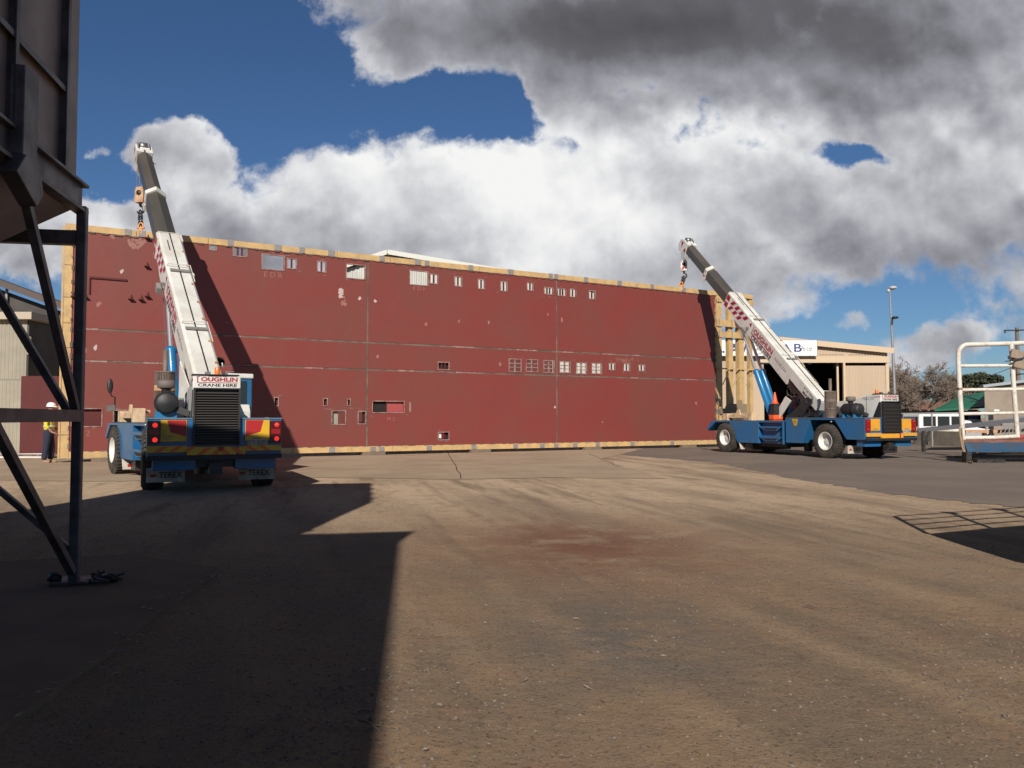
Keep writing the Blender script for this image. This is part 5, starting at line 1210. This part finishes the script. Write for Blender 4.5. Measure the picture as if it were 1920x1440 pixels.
# cream retaining wall and sleepers
YR = 44.0
rw = thing('retaining_wall', 'low cream concrete wall stepping down behind the right crane', 'wall')
a, b = at(1716, 803, YR), at(1836, 808, YR)
MB().prism_y([(a.x, 0), (b.x+1, 0), (b.x+1, at(1836, 820, YR).z), (b.x, at(1836, 810, YR).z), (a.x, at(1716, 802, YR).z)], YR, YR+.25).build('wall_face', M_['concw'], rw)
MB().box(a.x-.02, a.x+.22, YR-6, YR-.002, 0, at(1720, 808, YR-2).z).build('wall_return', M_['concw'], rw)
sw = thing('sleeper_wall', 'brown timber sleeper wall below the cream concrete wall', 'wall')
YK = 42.5; a, b = at(1740, 830, YK), at(1838, 812, YK)
MB().prism_y([(a.x, 0), (b.x+.5, 0), (b.x+.5, at(1838, 814, YK).z), (a.x, at(1740, 828, YK).z)], YK, YK+.2).build('sleeper', M_['sleeper'], sw)
# long silver ramp deck on a stand
YD = 34.0
rd = thing('ramp_deck', 'long silver topped steel ramp on a dark stand behind the pipe cage', 'ramp')
p = [at(1720, 803, YD), at(1925, 783, YD), at(1925, 796, YD), at(1845, 800, YD), at(1722, 811, YD)]
MB().prism_y([(q.x, q.z) for q in p][::-1], YD, YD+.06).build('side_beam', mat('dark_grey_beam', (.09, .085, .095), .6), rd)
MB().add([p[0]+Vector((1.0, 0, .02)), p[1]+Vector((0, 0, .02)), p[1]+Vector((2, 3, .12)), p[0]+Vector((3, 3, .05))], [(0, 1, 2, 3)]).build('deck', M_['galvs'], rd)
for px, q in ((1731, 1738), (1846, 1846)):
    MB().bar(at(px, 808, YD), (at(px, 808, YD).x, YD, 0), .12).bar(at(px+12, 808, YD), (at(px, 808, YD).x+.05, YD, .35), .08).build('stand_leg', M_['oily'], rd)
# stacked goods under it
for i, (px0, px1, py0, py1, m, lab) in enumerate([(1808, 1884, 806, 812, 'tan', 'orange rusty pipe lying on the trailer deck behind the cage rails'), (1808, 1838, 811, 818, 'galvs', 'grey steel tray on the deck, lower left inside the cage')]):
    a, b = at(px0, py0, 27.6), at(px1, py1, 27.6); o = MB().box(a.x, b.x, 27.5, 27.9, b.z, a.z).build('steel_bar' if i == 0 else 'steel_tray', M_[m], None, .01); tag(o, lab, 'steel bar' if i == 0 else 'tray')
# chain-wire fence posts and rail
fc = thing('pipe_fence', 'thin galvanised pipe fence running behind the right crane to the cage', 'fence')
YF = 40.0
MB().tube([at(1672, 776, YF), at(1925, 772, YF)], .035, 8).build('top_rail', M_['galv'], fc)
for px, py in ((1683, 808), (1747, 836), (1848, 818), (1905, 815)):
    t = at(px, 775, YF); MB().tube([t, (t.x, YF, 0)], .04, 8).build('post', M_['galv'], fc)

# poles
YP = 70.0
lm = thing('lamp_mast', 'tall thin floodlight mast with two lamps standing behind the cream shed', 'lamp mast', (at(1680, 783, YP).x, YP, 0))
zt = at(1673, 545, YP).z
MB().tube([(0, 0, 0), (-.15, 0, zt*.55), (-.33, 0, zt)], [.16, .11, .06], 10).build('mast', M_['galv'], lm)
MB().ico((-.15, -.2, zt+.22), .36, (1, .9, .45), 12).ico((-.48, -.1, zt-.02), .20, (.8, .8, .9), 10).bar((-.55, 0, zt), (.1, 0, zt+.15), .07).build('floodlight', mat('pale_lamp_housing', (.5, .48, .47), .4), lm)
z2 = at(1675, 596, YP).z
MB().ico((.0, -.2, z2), .30, (1, .9, .4), 12).bar((-.23, 0, z2-.7), (-.2, -.1, z2), .14).build('floodlight', M_['black'], lm)
YU = 66.0
up = thing('utility_pole', 'wooden power pole with crossarms at the right edge behind the cage', 'utility pole', (at(1911, 783, YU).x, YU, 0))
zt = at(1911, 614, YU).z
MB().tube([(0, 0, 0), (0, 0, zt)], [.19, .13], 10).build('pole', M_['wood'], up)
for py, hl in ((620, 1.15), (669, .9), (702, .75)):
    z = at(1911, py, YU).z; MB().bar((-hl, -.16, z), (hl, -.16, z+.04), .10).build('crossarm', M_['black'], up)
    for x in (-hl+.06, hl-.06): MB().lathe([(.05, -.22), (.07, -.1), (.03, 0)], (x, -.16, z), (0, 0, 1), 8).build('insulator', M_['black'], up)
def wire(a, b, sag, lab):
    pts = [a.lerp(b, t)-Vector((0, 0, sag*4*t*(1-t))) for t in np.linspace(0, 1, 14)]
    tag(MB().tube(pts, .022, 5, caps=False).build('power_line', M_['black']), lab, 'power line', 'overhead lines by the utility pole')
ux = up.location.x
wire(Vector((ux-.7, YU-.16, at(1911, 690, YU).z)), at(1700, 742, 92), .4, 'overhead line dropping left from the utility pole past the cage')
wire(Vector((ux+.5, YU-.16, at(1911, 620, YU).z)), at(2050, 585, 60), .2, 'short overhead line leaving the right edge from the top crossarm')

# ------------------------------------------------------------------ white pipe cage on the blue trailer deck
YQ = 26.0
cg = thing('pipe_cage', 'white painted pipe cage with rounded corner standing on the blue deck, right edge', 'pipe cage')
A = lambda px, py, Y=YQ: at(px, py, Y)
c_ = [A(1806, 826), A(1800, 740), A(1797, 680)]+[A(1797+18*(1-math.cos(t)), 664-18*math.sin(t)) for t in np.linspace(0, math.pi/2, 7)]+[A(1860, 645), A(1990, 641)]
MB().tube(c_, .074, 12).build('outer_hoop', M_['cage'], cg)
for p0_, p1_, r in (((1797, 686), (1990, 683), .055), ((1800, 731), (1990, 727), .055), ((1803, 776), (1990, 771), .055), ((1806, 821), (1910, 818), .065)):
    MB().tube([A(*p0_), A((p0_[0]+p1_[0])/2+5, (p0_[1]+p1_[1])/2+.8), A(*p1_)], r, 10).build('rail', M_['cage'], cg)
MB().tube([A(1896, 645), A(1901, 730), A(1908, 820)], .072, 12).build('upright', M_['cage'], cg)
MB().box(A(1795, 728).x, A(1803, 728).x, YQ-.1, YQ+.1, A(1797, 730).z, A(1797, 727).z).build('tape_band', M_['card'], cg)
dk = thing('flat_deck', 'blue steel deck frame with rust red floor resting low on packers at the right edge', 'trailer deck')
dx_ = A(1804, 826).x
MB().prism_z([(dx_, YQ-.1), (dx_+6, YQ-.1), (dx_+7.4, YQ+2.4), (dx_+1.5, YQ+2.4)], A(1850, 829).z, A(1850, 824).z).build('floor', M_['rustdeck'], dk)
zt, zb3 = A(1850, 829.2).z, A(1850, 845).z
b_ = MB().box(dx_, dx_+6, YQ-.12, YQ-.08, zb3, zt).box(dx_, dx_+6, YQ-.28, YQ-.05, zb3-.03, zb3)
b_.add([(dx_, YQ-.28, zb3), (dx_+.25, YQ-.28, zb3), (dx_+.10, YQ-.125, zt), (dx_, YQ-.125, zt)], [(0, 1, 2, 3)]); b_.build('side_beam', mat('shaded_blue_beam', (.012, .07, .15), .6, col2=(.05, .06, .08), scale=2, amt=1), dk)  # shadow of the recess is put into this darker blue
MB().box(dx_-.08, dx_+.10, YQ-.35, YQ-.1, .0, zb3-.032).box(dx_+.4, dx_+6, YQ+.1, YQ+.5, .12, zb3-.1).box(dx_+.3, dx_+1.2, YQ-.3, YQ+.3, 0, .11).build('packer', M_['oily'], dk)
for i, (px0, px1, py, m) in enumerate(((1812, 1830, 849, 'galv'), (1835, 1895, 850, 'exh'), (1848, 1925, 851, 'galv'), (1880, 1925, 848, 'cream'))):
    MB().tube([A(px0, py), A((px0+px1)/2, py+.6), A(px1, py)], .035, 8).build('loose_tube', M_[m], dk)
# padding tied to the upright
pd = thing('foam_padding', 'two tan padding pads tied to the cage upright near the right edge', 'padding', A(1903, 673))
for (x, z, rz) in ((-.02, .13, -14), (.08, -.19, -16)):
    o = MB().box(-.21, .21, -.20, -.09, -.15, .15).build('pad', M_['card'], pd, .04); o.location = (x, 0, z); o.rotation_euler = (0, R(-rz), 0)
MB().bar((-.24, -.24, -.07), (.26, -.24, .03), .02, .06).bar((-.24, -.24, -.07), (-.24, .12, -.07), .06, .02).build('strap', M_['black'], pd)
# slatted gate leaning inside the cage
gt = thing('slatted_rack', 'grey slatted steel rack standing on the red deck inside the cage', 'rack')
mb = MB()
for k in range(9):
    px = 1880+k*7.2
    mb.bar(at(px+3, 796, 27.2), at(px, 820, 27.0), .07, .04)
mb.build('slat', M_['galv'], gt); MB().bar(at(1878, 796, 27.25), at(1945, 793, 27.25), .08).build('rack_rail', M_['galv'], gt)
MB().box(at(1885, 820, 27.1).x, at(1945, 820, 27.1).x, 27.0, 27.3, at(1885, 823, 27.1).z, at(1885, 815, 27.1).z).build('rack_base', M_['redpaint'], gt)
# rope hanging from the cage post and the orange handled strap on the ground
tag(MB().tube([A(1799, 800, YQ-.12), A(1800, 815, YQ-.12), A(1804, 838, YQ-.2), A(1810, 852, YQ-.2)], .03, 8).tube([A(1803, 802, YQ-.12), A(1806, 830, YQ-.15), A(1811, 853, YQ-.2), gnd(1818, 862, .03), gnd(1823, 866, .03), gnd(1820, 868, .03), gnd(1812, 858, .03)], .022, 8).build('rope', mat('tan_rope', (.33, .24, .15), .9)), 'tan rope hanging down the cage corner post and trailing on the asphalt', 'rope')
T = thing('ratchet_bar', 'orange bar with grey tip lying on the asphalt by the rope', 'bar', gnd(1795, 856, .04))
MB().tube([(-.10, 0, 0), (.30, .02, 0)], .035, 8).build('handle', M_['amb'], T); MB().tube([(-.42, -.02, 0), (-.10, 0, 0)], .02, 8).build('tip', M_['galv'], T)

# ------------------------------------------------------------------ worker
def skin_mesh(name, nodes, edges, m, parent, sub=2, root=0):
    me = bpy.data.meshes.new(name); me.from_pydata([n[:3] for n in nodes], edges, []); o = bpy.data.objects.new(name, me); COL.objects.link(o)
    md = o.modifiers.new('s', 'SKIN'); o.modifiers.new('sub', 'SUBSURF').levels = sub
    for v, n in zip(me.skin_vertices[0].data, nodes): r = n[3]; v.radius = (r, n[4] if len(n) > 4 else r); v.use_root = False
    me.skin_vertices[0].data[root].use_root = True
    bpy.context.view_layer.update()
    m2 = bpy.data.meshes.new_from_object(o.evaluated_get(bpy.context.evaluated_depsgraph_get())); bpy.data.objects.remove(o)
    for p in m2.polygons: p.use_smooth = True
    m2.materials.clear(); m2.materials.append(m); o = bpy.data.objects.new(name, m2); COL.objects.link(o)
    if parent: o.parent = parent
    return o
wpos = gnd(90, 868); k = (at(90, 756, wpos.y).z)/1.80
# faces right and a little towards the wall (local +x = forward)
nd = [(0, 0, .95, .10, .11), (0, 0, 1.12, .10, .11), (.02, 0, 1.30, .11, .13), (.01, 0, 1.44, .08, .11), (.03, 0, 1.52, .055, .055), (.05, 0, 1.60, .085, .075), (.05, 0, 1.70, .095, .08),
      (0, .17, 1.42, .06), (.02, .23, 1.16, .045), (.20, .18, .98, .035), (.28, .16, .95, .03), (0, -.17, 1.42, .06), (-.02, -.23, 1.14, .045), (.14, -.22, .93, .035), (.22, -.21, .90, .03),
      (0, .10, .88, .10), (.07, .11, .50, .07), (.03, .12, .10, .05), (0, -.10, .88, .10), (-.03, -.11, .50, .07), (-.08, -.12, .10, .05), (.15, .0, 1.605, .018), (.12, 0, 1.585, .03)]
ed = [(0, 1), (1, 2), (2, 3), (3, 4), (4, 5), (5, 6), (3, 7), (7, 8), (8, 9), (9, 10), (3, 11), (11, 12), (12, 13), (13, 14), (0, 15), (15, 16), (16, 17), (0, 18), (18, 19), (19, 20), (5, 22), (22, 21)]
# fingers
for hb_, sgn in ((10, 1), (14, -1)):
    h = nd[hb_]
    for i in range(5):
        o_ = (-.02+.012*i)*1; b0 = len(nd)
        nd += [(h[0]+.03, h[1]+o_ if i < 4 else h[1]-sgn*.03, h[2]-.005, .010), (h[0]+.06-(.02 if i == 4 else 0), h[1]+o_ if i < 4 else h[1]-sgn*.045, h[2]-.02, .009), (h[0]+.075-(.02 if i == 4 else 0), h[1]+o_, h[2]-.045, .008)]
        ed += [(hb_, b0), (b0, b0+1), (b0+1, b0+2)]
W = skin_mesh('person', nd, ed, M_['skin'], None, 1)
W.location = wpos; W.scale = (k, k, k); W.rotation_euler = (0, 0, R(15))
tag(W, 'worker in white hard hat, hi-vis shirt and navy trousers by the red wall end', 'person')
skin_mesh('shirt', [(0, 0, .93, .16, .20), (0, 0, 1.12, .145, .18), (.02, 0, 1.30, .145, .205), (.01, 0, 1.44, .10, .17), (.02, 0, 1.50, .075, .075), (0, .18, 1.42, .082), (.02, .24, 1.16, .062), (.11, .21, 1.06, .055), (0, -.18, 1.42, .082), (-.02, -.24, 1.14, .062), (.06, -.23, 1.03, .055)],
          [(0, 1), (1, 2), (2, 3), (3, 4), (3, 5), (5, 6), (6, 7), (3, 8), (8, 9), (9, 10)], M_['hivis'], W)
skin_mesh('trousers', [(0, 0, 1.06, .13, .155), (0, 0, .93, .155, .18), (0, .10, .85, .12), (.07, .11, .50, .092), (.05, .12, .28, .088), (.03, .12, .09, .085), (0, -.10, .85, .12), (-.03, -.11, .50, .092), (-.06, -.12, .28, .088), (-.08, -.12, .09, .085)],
          [(0, 1), (1, 2), (2, 3), (3, 4), (4, 5), (1, 6), (6, 7), (7, 8), (8, 9)], M_['navycl'], W)
for nm, (x, y) in (('boot', (.03, .12)), ('boot', (-.08, -.12))):
    skin_mesh('boot', [(x-.03, y, .05, .05), (x+.06, y, .045, .05), (x+.17, y, .035, .042)], [(0, 1), (1, 2)], M_['boot'], W)
MB().lathe([(.155, 0), (.13, .005), (.128, .04), (.115, .09), (.08, .125), (.035, .14), (0, .143)], (.05, 0, 1.69), (.06, 0, 1), 28).box(.12, .235, -.07, .07, 1.683, 1.695).build('hard_hat', M_['hat'], W)
rb = MB().lathe([(.172, -.03), (.180, -.03), (.180, .03), (.172, .03)], (0, 0, 0), (0, 0, 1), 28).build('reflective_band', M_['silver'], W); rb.location = (.01, 0, 1.10); rb.scale = (.88, 1.08, 1)
